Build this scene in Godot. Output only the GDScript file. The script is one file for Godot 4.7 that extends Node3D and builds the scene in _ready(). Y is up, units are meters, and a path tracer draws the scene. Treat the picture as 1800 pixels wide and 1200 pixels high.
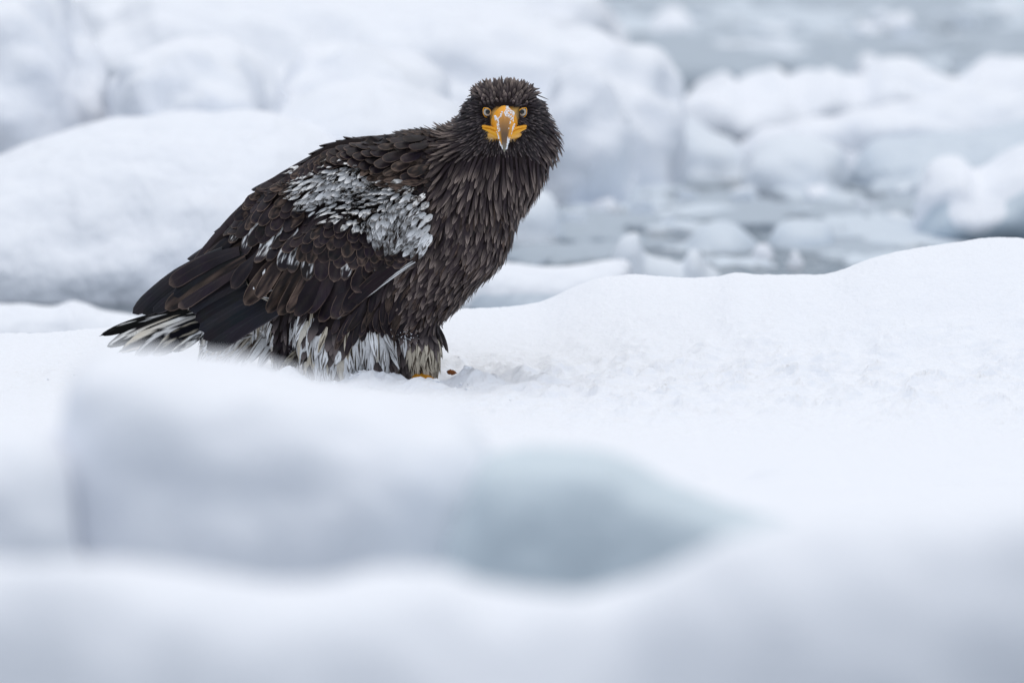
extends Node3D
# A dark sea eagle standing on a snowy ice floe, drift ice and grey water behind, blurred ice blocks in front.

const PITCH := 5.0            # degrees the lens looks down
const FOCUS := 20.0           # metres to the eagle
const WATER := -0.2           # height of the water; the snow under the eagle is at 0

var eye: Vector3
var cright: Vector3
var cup: Vector3
var cfwd: Vector3
var rng := RandomNumberGenerator.new()
var nz := FastNoiseLite.new()
var nz2 := FastNoiseLite.new()
var nz3 := FastNoiseLite.new()
var M := {}
var used := {}

func _ready() -> void:
	rng.seed = 7
	# ---- camera, sky, sun, exposure
	var cam := Camera3D.new()
	cam.name = "camera"
	add_child(cam)
	var a := deg_to_rad(PITCH)
	eye = Vector3(0, 0.06 + FOCUS * sin(a), FOCUS * cos(a))
	cam.position = eye
	cam.rotation = Vector3(-a, 0, 0)
	cam.near = 0.5
	cam.far = 400.0
	var ca_ := CameraAttributesPhysical.new()
	ca_.frustum_focal_length = 400.0
	ca_.frustum_focus_distance = 19.9
	ca_.frustum_near = 0.5
	ca_.frustum_far = 400.0
	ca_.exposure_aperture = 5.0
	cam.attributes = ca_
	cam.fov = rad_to_deg(2.0 * atan(0.03))
	cam.current = true
	cright = Vector3(1, 0, 0)
	cfwd = Vector3(0, -sin(a), -cos(a))
	cup = Vector3(0, cos(a), -sin(a))
	var env := Environment.new()
	env.background_mode = Environment.BG_SKY
	var sm := ProceduralSkyMaterial.new()
	sm.sky_top_color = Color(0.925, 0.948, 1.0)
	sm.sky_horizon_color = Color(0.565, 0.63, 0.695)
	sm.sky_curve = 0.5
	sm.ground_bottom_color = Color(0.6, 0.64, 0.7)
	sm.ground_horizon_color = Color(0.7, 0.74, 0.8)
	var sky := Sky.new()
	sky.sky_material = sm
	env.sky = sky
	env.tonemap_mode = Environment.TONE_MAPPER_LINEAR
	env.tonemap_exposure = 1.215
	env.sdfgi_enabled = true
	env.ssao_enabled = true
	env.ssil_enabled = true
	var we := WorldEnvironment.new()
	we.name = "world_environment"
	we.environment = env
	add_child(we)
	var sun := DirectionalLight3D.new()
	sun.name = "sun"
	sun.light_energy = 0.35
	sun.light_angular_distance = 40.0
	sun.light_color = Color(1.0, 0.99, 0.975)
	sun.shadow_enabled = true
	sun.rotation_degrees = Vector3(-78, 160, 0)
	add_child(sun)

	nz.seed = 3
	nz.frequency = 1.0
	nz.fractal_octaves = 4
	nz2.seed = 11
	nz2.frequency = 1.0
	nz2.fractal_type = FastNoiseLite.FRACTAL_NONE
	nz2.noise_type = FastNoiseLite.TYPE_SIMPLEX
	nz3.seed = 23
	nz3.frequency = 1.0
	nz3.noise_type = FastNoiseLite.TYPE_CELLULAR
	nz3.cellular_return_type = FastNoiseLite.RETURN_DISTANCE
	nz3.fractal_type = FastNoiseLite.FRACTAL_NONE
	make_materials()
	# ---- setting
	make_snow()
	make_water()
	make_far_ice()
	make_brash()
	make_shards()
	make_near_ice()
	# ---- the eagle and the scrap
	make_eagle()
	make_scraps()
	make_crumbs()

# ------------------------------------------------------------------ pixels and points
func P(px: float, py: float, z: float) -> Vector3:
	var d := cfwd + cright * ((px - 900.0) / 20000.0) - cup * ((py - 600.0) / 20000.0)
	return eye + d * ((z - eye.z) / d.z)

func pix(p: Vector3) -> Vector2:
	var q := p - eye
	var dep := q.dot(cfwd)
	return Vector2(900.0 + q.dot(cright) / dep * 20000.0, 600.0 - q.dot(cup) / dep * 20000.0)

func poly(pts: Array, x: float) -> float:
	# smooth interpolation through [x, y] pairs
	var n := pts.size()
	if x <= pts[0][0]: return pts[0][1]
	if x >= pts[n - 1][0]: return pts[n - 1][1]
	for i in n - 1:
		if x <= pts[i + 1][0]:
			var x0: float = pts[i][0]
			var x1: float = pts[i + 1][0]
			var t := (x - x0) / maxf(x1 - x0, 1e-6)
			var y0: float = pts[i][1]
			var y1: float = pts[i + 1][1]
			var ym: float = pts[maxi(i - 1, 0)][1]
			var xm: float = pts[maxi(i - 1, 0)][0]
			var yp: float = pts[mini(i + 2, n - 1)][1]
			var xp: float = pts[mini(i + 2, n - 1)][0]
			var w := x1 - x0
			var m0 := (y1 - ym) / maxf(x1 - xm, 1e-6) * w
			var m1 := (yp - y0) / maxf(xp - x0, 1e-6) * w
			var t2 := t * t
			var t3 := t2 * t
			return (2 * t3 - 3 * t2 + 1) * y0 + (t3 - 2 * t2 + t) * m0 + (-2 * t3 + 3 * t2) * y1 + (t3 - t2) * m1
	return pts[n - 1][1]

func inside(poly_px: Array, x: float, y: float) -> bool:
	var c := false
	var j := poly_px.size() - 1
	for i in poly_px.size():
		var yi: float = poly_px[i][1]
		var yj: float = poly_px[j][1]
		if (yi > y) != (yj > y) and x < (poly_px[j][0] - poly_px[i][0]) * (y - yi) / (yj - yi) + poly_px[i][0]:
			c = not c
		j = i
	return c

func ss(a: float, b: float, x: float) -> float:
	return smoothstep(a, b, x)

# ------------------------------------------------------------------ nodes
func numbered(n: String) -> String:
	if not used.has(n):
		used[n] = 0
		return n
	used[n] += 1
	return "%s_%03d" % [n, used[n]]

func tag(o: Node, label: String, category: String, group := "", kind := "") -> void:
	o.set_meta("label", label)
	if category: o.set_meta("category", category)
	if group: o.set_meta("group", group)
	if kind: o.set_meta("kind", kind)

func base(called: String, at := Vector3.ZERO) -> Node3D:
	var o := Node3D.new()
	o.name = numbered(called)
	add_child(o)
	o.position = at
	return o

func commit(B: Dictionary, m: Material, called: String, parent: Node, at := Vector3.ZERO) -> MeshInstance3D:
	var arr := []
	arr.resize(Mesh.ARRAY_MAX)
	var v: PackedVector3Array = B.v
	if at != Vector3.ZERO:
		for i in v.size():
			v[i] -= at
	arr[Mesh.ARRAY_VERTEX] = v
	arr[Mesh.ARRAY_NORMAL] = B.n
	if B.c.size(): arr[Mesh.ARRAY_COLOR] = B.c
	if B.u.size(): arr[Mesh.ARRAY_TEX_UV] = B.u
	arr[Mesh.ARRAY_INDEX] = B.i
	var me := ArrayMesh.new()
	me.add_surface_from_arrays(Mesh.PRIMITIVE_TRIANGLES, arr)
	me.surface_set_material(0, m)
	var o := MeshInstance3D.new()
	o.mesh = me
	o.name = called
	parent.add_child(o, true)
	return o

func fresh() -> Dictionary:
	return {"v": PackedVector3Array(), "n": PackedVector3Array(), "c": PackedColorArray(), "u": PackedVector2Array(), "i": PackedInt32Array()}

func normals_of(v: PackedVector3Array, idx: PackedInt32Array) -> PackedVector3Array:
	var n := PackedVector3Array()
	n.resize(v.size())
	for k in range(0, idx.size(), 3):
		var a := v[idx[k]]
		var f := (v[idx[k + 2]] - a).cross(v[idx[k + 1]] - a)
		n[idx[k]] += f
		n[idx[k + 1]] += f
		n[idx[k + 2]] += f
	for k in n.size():
		n[k] = n[k].normalized()
	return n

# ------------------------------------------------------------------ materials
func noise_tex(freq: float, oct: int, sd_: int, size := 512) -> ImageTexture:
	var f := FastNoiseLite.new()
	f.seed = sd_
	f.frequency = freq
	f.fractal_octaves = oct
	var im := f.get_seamless_image(size, size)
	return ImageTexture.create_from_image(im)

func mat(called: String, c: Color, rough: float, spec := 0.5) -> StandardMaterial3D:
	var m := StandardMaterial3D.new()
	m.resource_name = called
	m.albedo_color = c.linear_to_srgb()
	m.roughness = rough
	m.metallic_specular = spec
	return m

func vmat(called: String, rough: float, spec := 0.3) -> StandardMaterial3D:
	var m := mat(called, Color(1, 1, 1), rough, spec)
	m.vertex_color_use_as_albedo = true
	return m

func bumpy(m: StandardMaterial3D, tex: Texture2D, per_metre: float, cm: float) -> StandardMaterial3D:
	m.uv1_triplanar = true
	m.uv1_world_triplanar = true
	m.uv1_scale = Vector3.ONE * per_metre
	m.heightmap_enabled = true
	m.heightmap_texture = tex
	m.heightmap_scale = cm
	return m

func make_materials() -> void:
	var grain := noise_tex(0.03, 5, 5)
	var soft := noise_tex(0.012, 5, 9)
	M.snow = bumpy(mat("snow", Color(0.86, 0.88, 0.925), 0.95, 0.2), grain, 5.0, 0.2)
	M.far_snow = bumpy(mat("drift_snow", Color(0.84, 0.865, 0.915), 0.95, 0.2), soft, 1.5, 1.5)
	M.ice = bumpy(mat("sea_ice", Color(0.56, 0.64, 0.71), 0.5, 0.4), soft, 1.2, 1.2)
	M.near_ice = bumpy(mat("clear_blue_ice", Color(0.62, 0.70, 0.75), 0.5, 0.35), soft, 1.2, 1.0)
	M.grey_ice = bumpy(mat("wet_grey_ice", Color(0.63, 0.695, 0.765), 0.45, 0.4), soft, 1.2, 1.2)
	M.slush = bumpy(mat("slush", Color(0.735, 0.78, 0.835), 0.7, 0.3), soft, 1.6, 0.8)
	M.pan_ice = bumpy(mat("thin_pan_ice", Color(0.42, 0.48, 0.545), 0.6, 0.35), soft, 1.6, 0.8)
	var w := mat("sea_water", Color(0.06, 0.082, 0.10), 0.07, 0.36)
	var ripple := noise_tex(0.02, 4, 21)
	w.uv1_triplanar = true
	w.uv1_world_triplanar = true
	w.uv1_scale = Vector3(0.8, 0.8, 0.8)
	w.heightmap_enabled = true
	w.heightmap_texture = ripple
	w.heightmap_scale = 0.5
	M.water = w
	var barbs := Image.create(128, 128, false, Image.FORMAT_RGB8)
	for y in 128:
		for x in 128:
			var sh := fposmod(y - x * 1.0, 128.0)
			var q := sin(sh / 128.0 * TAU) * 9.0
			var r := cos(sh / 128.0 * TAU) * 9.0
			var g := 0.93 + 0.15 * nz2.get_noise_3d(q, r, x * 0.012) + 0.10 * nz2.get_noise_3d(q * 2.7, r * 2.7, 7.0)
			barbs.set_pixel(x, y, Color(g, g, g))
	var barb_tex := ImageTexture.create_from_image(barbs)
	M.feather = vmat("feather", 0.5, 0.22)
	M.flight = vmat("flight_feather", 0.45, 0.26)
	M.down = vmat("feathered_skin", 0.9, 0.1)
	M.white_feather = vmat("pale_feather", 0.85, 0.15)
	for k in ["feather", "flight", "white_feather"]:
		M[k].albedo_texture = barb_tex
	M.bill = vmat("bill_horn", 0.42, 0.45)
	M.skin = mat("yellow_skin", Color(0.80, 0.36, 0.015), 0.5, 0.4)
	M.toe = bumpy(mat("yellow_toe_skin", Color(0.72, 0.30, 0.012), 0.6, 0.4), grain, 40.0, 0.15)
	M.claw = mat("dark_claw", Color(0.05, 0.04, 0.045), 0.35, 0.5)
	M.eyeball = mat("dark_eyeball", Color(0.012, 0.01, 0.01), 0.08, 0.5)
	M.iris = mat("pale_iris", Color(0.38, 0.35, 0.30), 0.12, 0.5)
	M.pupil = mat("black_pupil", Color(0.004, 0.004, 0.004), 0.05, 0.5)
	M.crumb = mat("snow_crumb", Color(0.90, 0.915, 0.95), 0.9, 0.2)
	M.scrap = bumpy(mat("orange_flesh", Color(0.32, 0.10, 0.022), 0.45, 0.4), grain, 60.0, 0.15)

# ------------------------------------------------------------------ snow the eagle stands on
const CREST := [[-300, 600], [-120, 590], [0, 586], [60, 586], [110, 582], [180, 575], [230, 572], [330, 565], [450, 560], [560, 556], [680, 551], [800, 543], [870, 541], [940, 534], [975, 522], [1000, 510], [1030, 498], [1060, 489], [1110, 484], [1160, 487], [1220, 490], [1262, 488], [1290, 482], [1330, 485], [1400, 485], [1450, 484], [1480, 476], [1520, 460], [1570, 446], [1620, 437], [1680, 428], [1740, 420], [1780, 419], [1850, 424], [1950, 440], [2100, 480]]

func crest_z(px: float) -> float:
	return -0.62 + 0.12 * sin(px * 0.004 + 1.0) - 0.18 * ss(1300.0, 1800.0, px)

func snow_h(x: float, z: float) -> float:
	var px := pix(Vector3(x, 0.05, z)).x
	var h := 0.0
	var zc := crest_z(px)
	var py := poly(CREST, px)
	var hc := P(px, py, zc).y
	if z < 0.0:
		var t := clampf(z / zc, 0.0, 1.0)
		var e := t * t * (3.0 - 2.0 * t)
		h = hc * lerpf(lerpf(t * t, e, 0.5), lerpf(t, e, 0.6), ss(850.0, 1250.0, px))
		if z < zc:
			var d := zc - z
			h = hc - d * d * 2.2 - maxf(0.0, d - 0.25) * 0.9
	else:
		h = poly([[0, 0], [0.6, -0.005], [1.2, 0.0], [2.2, 0.05], [3.2, 0.12], [4.2, 0.185], [4.9, 0.245], [6.0, 0.285], [6.8, 0.25], [7.4, 0.0], [8.0, -0.35]], z - 0.35 * ss(900.0, 400.0, px))
		# the near edge of the floe wanders
	# broad undulation
	var far := ss(0.1, 2.0, absf(z))
	h += 0.012 * nz.get_noise_3d(x * 0.9, 3.0, z * 0.9) * (0.35 + far)
	if z > 1.0:
		h += ss(1.0, 3.5, z) * (0.05 * nz.get_noise_3d(x * 1.7, 8.0, z * 0.9) + 0.03 * maxf(0.0, nz2.get_noise_3d(x * 4.0, 2.0, z * 2.0)))
	# trampled, crumbly snow round the eagle and to its front
	var tr := exp(-pow((z - 0.05) / 0.30, 2.0)) * ss(-1.2, -0.1, x)
	var side := exp(-pow((z - 0.35) / 0.6, 2.0)) * ss(-0.4, 0.2, x)
	var am := maxf(tr, 0.9 * side)
	var n1 := nz2.get_noise_3d(x * 22.0, 1.0, z * 16.0)
	var n2 := nz2.get_noise_3d(x * 55.0, 5.0, z * 40.0)
	var n3 := nz2.get_noise_3d(x * 11.0, 9.0, z * 6.0)
	h += am * (0.013 * (1.0 - absf(n1) * 1.8) * (0.5 + 0.7 * n3) + 0.003 * n2 + 0.009 * n3)
	# fine crust everywhere close to the focus
	h += 0.0016 * nz2.get_noise_3d(x * 80.0, 1.5, z * 60.0) * exp(-z * z * 0.8)
	# a low lip of pushed up snow in front of the feet
	h += 0.016 * exp(-pow((z - 0.19) / 0.055, 2.0)) * ss(-0.62, -0.4, x) * ss(0.05, -0.12, x) * (0.75 + 0.5 * n3)
	h += 0.012 * exp(-(pow((x + 0.175) / 0.05, 2.0) + pow((z - 0.155) / 0.03, 2.0)))
	h -= 0.012 * exp(-(pow((x + 0.09) / 0.12, 2.0) + pow((z + 0.0) / 0.09, 2.0)))
	return h

func axis_list(stops: Array) -> PackedFloat32Array:
	var out := PackedFloat32Array()
	for k in stops.size() - 1:
		var n: int = int(ceil((stops[k + 1][0] - stops[k][0]) / stops[k][1]))
		for i in n:
			out.append(lerpf(stops[k][0], stops[k + 1][0], float(i) / n))
	out.append(stops[-1][0])
	return out

func make_snow() -> void:
	var xs := axis_list([[-6.0, 0.25], [-1.3, 0.02], [-0.95, 0.006], [0.98, 0.02], [1.4, 0.25], [6.0, 1.0]])
	var zs := axis_list([[-2.0, 0.06], [-1.1, 0.012], [-0.25, 0.007], [0.55, 0.014], [1.2, 0.03], [2.2, 0.06], [8.0, 1.0]])
	var B := fresh()
	var nx := xs.size()
	for z in zs:
		for x in xs:
			B.v.append(Vector3(x, snow_h(x, z), z))
	for j in zs.size() - 1:
		for i in nx - 1:
			var k := j * nx + i
			B.i.append_array([k, k + 1, k + nx, k + 1, k + nx + 1, k + nx])
	B.n = normals_of(B.v, B.i)
	var o := commit(B, M.snow, "snow_ground", self)
	tag(o, "snow covered ice floe the eagle stands on", "", "", "structure")

func make_water() -> void:
	var B := fresh()
	var xs := axis_list([[-60, 5.0], [60, 1]])
	var zs := axis_list([[-160, 6.0], [30, 1]])
	for z in zs:
		for x in xs:
			B.v.append(Vector3(x, WATER, z))
			B.n.append(Vector3.UP)
	var nx := xs.size()
	for j in zs.size() - 1:
		for i in nx - 1:
			var k := j * nx + i
			B.i.append_array([k, k + 1, k + nx, k + 1, k + nx + 1, k + nx])
	var o := commit(B, M.water, "sea_water", self)
	tag(o, "calm grey water between the drift ice", "", "", "structure")

# ------------------------------------------------------------------ drift ice
func ice(called: String, label: String, category: String, top: Array, zc: float, o_: Dictionary) -> Node3D:
	# a lump of ice whose crest follows the traced line at distance zc; cross section is a superellipse with its own depth
	var dz: float = o_.get("dz", 0.5)
	var dzb: float = o_.get("dzb", dz)
	var p: float = o_.get("p", 2.6)
	var rough: float = o_.get("rough", 0.04)
	var thr: float = o_.get("thr", 0.35)
	var bot: float = o_.get("base", WATER - 0.12)
	var sd_: float = o_.get("seed", zc * 7.3 + top[0][0] * 0.01)
	var nu: int = o_.get("nu", 90)
	var nt: int = o_.get("nt", 44)
	var scale: float = o_.get("scale", 1.0)
	var lumpy: float = o_.get("lumpy", 1.2)
	var wander: float = o_.get("wander", 0.22)
	var under: float = o_.get("under", 0.0)
	var x0: float = top[0][0]
	var x1: float = top[-1][0]
	var mid := P((x0 + x1) / 2, 0, zc)
	var root := base(called, Vector3(mid.x, bot, zc))
	var v := PackedVector3Array()
	var fr := PackedFloat32Array()
	for i in nu + 1:
		var s := float(i) / nu
		# bunch columns towards the ends so that they close round
		s = 0.5 - 0.5 * cos(s * PI) if o_.get("bunch", true) else s
		var px := lerpf(x0, x1, s)
		var c := P(px, poly(top, px), zc)
		var e := pow(maxf(0.0, 1.0 - pow(absf(2.0 * s - 1.0), o_.get("pe", 4.0))), 0.5)
		var hh := maxf(c.y - bot, 0.01)
		if o_.get("drop", true):
			hh *= lerpf(0.02, 1.0, clampf(e * 1.6, 0.0, 1.0)) if (i == 0 or i == nu) else 1.0
		for j in nt + 1:
			var th := PI * j / nt
			var cz := cos(th)
			var zz := signf(cz) * pow(absf(cz), 2.0 / p)
			var f := pow(maxf(sin(th), 0.0), 2.0 / p)
			var d := (dz if zz > 0.0 else dzb) * lerpf(0.15, 1.0, e)
			var q := Vector3(c.x, bot + hh * f, zc + zz * d)
			if under > 0.0 and zz > 0.0:
				q.z -= under * ss(0.55, 0.1, f)
			var nn := Vector3((2.0 * s - 1.0) * 0.6, sin(th), cz).normalized()
			var a1 := nz.get_noise_3d(q.x * 1.6 / scale + sd_, q.y * 1.9 / scale, q.z * 1.6 / scale)
			var a2 := nz2.get_noise_3d(q.x * 5.0 / scale, q.y * 6.0 / scale + sd_, q.z * 5.0 / scale)
			var a3 := nz3.get_noise_3d(q.x * 1.5 / scale + sd_, q.y * 1.9 / scale, q.z * 1.5 / scale)
			q += nn * rough * scale * (1.3 * a1 + 0.35 * a2 - lumpy * (a3 + 0.55)) * (1.0 if f < 0.8 else 0.6)
			v.append(q)
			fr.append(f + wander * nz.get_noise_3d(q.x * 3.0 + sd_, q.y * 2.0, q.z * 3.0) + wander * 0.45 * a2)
	var all := PackedInt32Array()
	for i in nu:
		for j in nt:
			var k := i * (nt + 1) + j
			all.append_array([k, k + nt + 1, k + 1, k + 1, k + nt + 1, k + nt + 2])
	var n := normals_of(v, all)
	# the snow ends along a smooth line: triangles that it crosses are cut in two
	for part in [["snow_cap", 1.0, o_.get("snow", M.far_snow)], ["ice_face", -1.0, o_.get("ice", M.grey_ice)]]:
		var sg: float = part[1]
		var map := {}
		var B := fresh()
		for t in range(0, all.size(), 3):
			var out: Array = []
			for e in 3:
				var ka_: int = all[t + e]
				var kb: int = all[t + (e + 1) % 3]
				var fa := (fr[ka_] - thr) * sg
				var fb := (fr[kb] - thr) * sg
				if fa >= 0.0:
					if not map.has(ka_):
						map[ka_] = B.v.size()
						B.v.append(v[ka_])
						B.n.append(n[ka_])
					out.append(map[ka_])
				if (fa >= 0.0) != (fb >= 0.0):
					var key := Vector2i(mini(ka_, kb), maxi(ka_, kb))
					if not map.has(key):
						map[key] = B.v.size()
						var w := fa / (fa - fb)
						B.v.append(v[ka_].lerp(v[kb], w))
						B.n.append(n[ka_].lerp(n[kb], w).normalized())
					out.append(map[key])
			for e in range(1, out.size() - 1):
				B.i.append_array([out[0], out[e], out[e + 1]])
		if B.i.size(): commit(B, part[2], part[0], root, root.position)
	tag(root, label, category, o_.get("group", ""))
	return root

func make_far_ice() -> void:
	var g := "drift ice hummocks behind the eagle"
	ice("ice_ridge", "long smooth snow mound rising from the water beyond the tail", "ice ridge", [[-330, 420], [-200, 345], [-60, 298], [60, 262], [150, 240], [250, 213], [330, 196], [430, 189], [500, 200], [580, 232], [680, 290], [760, 360], [830, 440], [880, 520]], -4.6, {"dz": 0.75, "dzb": 0.6, "p": 2.3, "thr": -1.0, "under": 0.06, "rough": 0.035, "group": g, "nu": 120})
	ice("ice_hummock", "round white hummock just above the eagle's back", "ice hummock", [[430, 330], [470, 245], [520, 192], [560, 168], [620, 153], [680, 160], [740, 176], [800, 200], [850, 250], [890, 330]], -4.9, {"dz": 0.5, "p": 2.4, "thr": -1.0, "group": g})
	ice("ice_boulder", "tall pale ice boulder with a green grey hollow at its foot", "ice boulder", [[-220, 240], [-160, 90], [-80, 20], [20, -30], [90, -12], [130, 40], [165, 100], [185, 170], [200, 300]], -5.9, {"dz": 0.5, "p": 3.2, "thr": -1.0, "rough": 0.10, "lumpy": 1.8, "group": g})
	ice("ice_boulder", "broad rounded ice boulder with a flat pale face", "ice boulder", [[190, 330], [198, 190], [215, 130], [250, 85], [300, 60], [370, 55], [430, 70], [468, 105], [484, 160], [490, 240], [495, 330]], -5.6, {"dz": 0.45, "p": 3.6, "thr": -1.0, "rough": 0.11, "lumpy": 1.8, "group": g})
	ice("ice_boulder", "lumpy ice boulder between the flat faced boulder and the eagle's head", "ice boulder", [[470, 330], [490, 180], [520, 110], [570, 85], [630, 70], [690, 85], [745, 105], [785, 150], [810, 230], [830, 330]], -6.0, {"dz": 0.5, "p": 2.8, "thr": -1.0, "rough": 0.10, "lumpy": 1.8, "group": g})
	ice("ice_ridge", "high snow slope falling away behind the eagle's crown", "ice ridge", [[60, 200], [120, 60], [200, 8], [300, -20], [420, 5], [520, 28], [600, 18], [760, 8], [860, 12], [950, 24], [1030, 45], [1090, 62], [1140, 82], [1175, 115], [1195, 170], [1205, 250]], -7.6, {"dz": 0.7, "p": 2.2, "thr": -1.0, "rough": 0.09, "group": g, "nu": 120})
	ice("ice_ridge", "farthest snow ridge above the boulders", "ice ridge", [[-500, 60], [-300, -60], [0, -95], [250, -70], [450, -40], [600, -55], [760, -30], [880, -45], [1000, -40], [1060, -10], [1090, 40], [1105, 120]], -10.5, {"dz": 0.8, "p": 2.3, "thr": -1.0, "rough": 0.08, "group": g, "nu": 110})
	ice("ice_block", "upright ice block with shaded foot in the water beside the eagle's head", "ice block", [[925, 330], [945, 200], [975, 140], [1010, 112], [1050, 108], [1085, 135], [1105, 190], [1113, 250], [1118, 340]], -6.9, {"dz": 0.35, "p": 2.8, "thr": -1.0, "rough": 0.08, "lumpy": 1.8, "under": 0.06, "group": g})
	ice("ice_lump", "grey ice lump in the water beside the eagle's breast", "ice lump", [[830, 430], [870, 360], [910, 338], [950, 340], [975, 360], [984, 400], [990, 450]], -5.7, {"dz": 0.22, "p": 2.8, "thr": -1.0, "snow": M.slush, "rough": 0.03, "group": g, "nu": 50, "nt": 30})
	g = "low floes on the open water"
	ice("ice_ridge", "long bumpy row of snowy floes across the open water", "ice ridge", [[1100, 320], [1112, 235], [1135, 190], [1170, 160], [1215, 148], [1255, 136], [1280, 132], [1305, 150], [1345, 152], [1375, 142], [1400, 158], [1430, 148], [1460, 134], [1485, 146], [1520, 142], [1545, 122], [1590, 115], [1650, 119], [1690, 124], [1720, 106], [1770, 98], [1830, 94], [1950, 110], [2050, 180], [2100, 280]], -9.0, {"dz": 0.35, "p": 2.6, "under": 0.15, "thr": -1.0, "rough": 0.09, "lumpy": 1.8, "group": g, "nu": 150})
	ice("ice_floe", "snowy floe tongue sloping down in front of the bumpy row", "ice floe", [[1280, 290], [1330, 232], [1400, 215], [1480, 205], [1560, 190], [1640, 178], [1720, 172], [1800, 180], [1900, 200], [1980, 280]], -8.0, {"dz": 0.3, "p": 2.4, "under": 0.1, "thr": -1.0, "rough": 0.08, "group": g, "nu": 100})
	ice("ice_floe", "low grey floe under the bumpy row beside the upright block", "ice floe", [[1115, 300], [1135, 240], [1180, 212], [1230, 222], [1280, 240], [1310, 265], [1330, 310]], -7.7, {"dz": 0.3, "p": 2.5, "thr": -1.0, "snow": M.slush, "rough": 0.06, "group": g, "nu": 60})
	ice("ice_floe", "flat pale floe awash in front of the low grey floe", "ice floe", [[1300, 300], [1320, 262], [1380, 238], [1430, 244], [1470, 262], [1490, 300]], -7.2, {"dz": 0.25, "p": 2.6, "thr": -1.0, "snow": M.slush, "rough": 0.04, "group": g, "nu": 60})
	ice("ice_floe", "grey floe awash beyond the two humped block", "ice floe", [[1500, 290], [1530, 258], [1600, 240], [1680, 232], [1760, 220], [1850, 215], [1950, 280]], -7.3, {"dz": 0.4, "p": 2.4, "thr": -1.0, "snow": M.grey_ice, "rough": 0.06, "group": g, "nu": 80})
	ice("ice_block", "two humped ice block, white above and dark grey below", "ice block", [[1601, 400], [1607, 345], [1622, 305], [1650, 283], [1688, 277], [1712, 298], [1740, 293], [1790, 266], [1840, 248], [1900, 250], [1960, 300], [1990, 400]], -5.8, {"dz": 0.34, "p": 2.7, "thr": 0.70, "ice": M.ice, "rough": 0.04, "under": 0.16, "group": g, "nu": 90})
	g = "small broken ice behind the floe edge"
	ice("ice_fin", "curved fin of ice with a pointed horn beyond the floe edge", "ice fin", [[1062, 520], [1074, 450], [1088, 420], [1106, 408], [1122, 410], [1130, 436], [1145, 448], [1175, 454], [1200, 460], [1212, 441], [1226, 441], [1242, 462], [1262, 478], [1290, 520]], -4.4, {"dz": 0.12, "p": 2.3, "thr": -1.0, "snow": M.slush, "rough": 0.008, "group": g, "nu": 70, "nt": 28, "bunch": false})
	ice("ice_lump", "smooth grey ice dome beyond the horned fin", "ice lump", [[1130, 452], [1160, 436], [1200, 430], [1228, 402], [1258, 388], [1295, 394], [1325, 420], [1345, 450]], -5.4, {"dz": 0.2, "p": 2.4, "thr": -1.0, "snow": M.grey_ice, "rough": 0.015, "group": g, "nu": 60, "nt": 28})
	ice("ice_lump", "squarish grey ice lump beside the smooth dome", "ice lump", [[1346, 446], [1354, 420], [1370, 398], [1400, 388], [1440, 389], [1462, 400], [1468, 428], [1474, 446]], -5.5, {"dz": 0.16, "p": 3.4, "thr": -1.0, "snow": M.grey_ice, "rough": 0.012, "group": g, "nu": 60, "nt": 28})
	ice("ice_chunk", "small bright ice chunk between the dome and the squarish lump", "ice chunk", [[1318, 455], [1324, 440], [1335, 428], [1352, 429], [1360, 441], [1366, 455]], -5.1, {"dz": 0.05, "p": 3.0, "thr": -1.0, "rough": 0.01, "group": g, "nu": 24, "nt": 16})
	ice("ice_chunk", "small pointed ice chunk close to the floe edge", "ice chunk", [[1380, 470], [1388, 453], [1397, 438], [1408, 450], [1418, 470]], -4.9, {"dz": 0.05, "p": 2.4, "thr": -1.0, "rough": 0.008, "group": g, "nu": 24, "nt": 16})
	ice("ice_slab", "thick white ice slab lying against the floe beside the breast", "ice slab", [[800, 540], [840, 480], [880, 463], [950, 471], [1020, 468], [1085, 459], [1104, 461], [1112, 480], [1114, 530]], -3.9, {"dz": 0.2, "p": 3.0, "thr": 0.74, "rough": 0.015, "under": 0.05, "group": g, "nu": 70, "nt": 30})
	ice("ice_floe", "thin crusted floe in the water beyond the tail", "ice floe", [[-150, 590], [-100, 548], [0, 541], [40, 537], [90, 541], [125, 530], [150, 534], [180, 544], [230, 552], [290, 566], [330, 600]], -3.3, {"dz": 0.22, "p": 2.6, "thr": -1.0, "rough": 0.012, "group": g, "nu": 80, "nt": 30})
	ice("ice_chunk", "rounded white ice chunk peeping out above the folded wing tip", "ice chunk", [[262, 535], [272, 504], [288, 488], [315, 479], [380, 474], [440, 488], [490, 540]], -3.75, {"dz": 0.12, "p": 2.6, "thr": -1.0, "rough": 0.01, "group": g, "nu": 40, "nt": 20})

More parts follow.
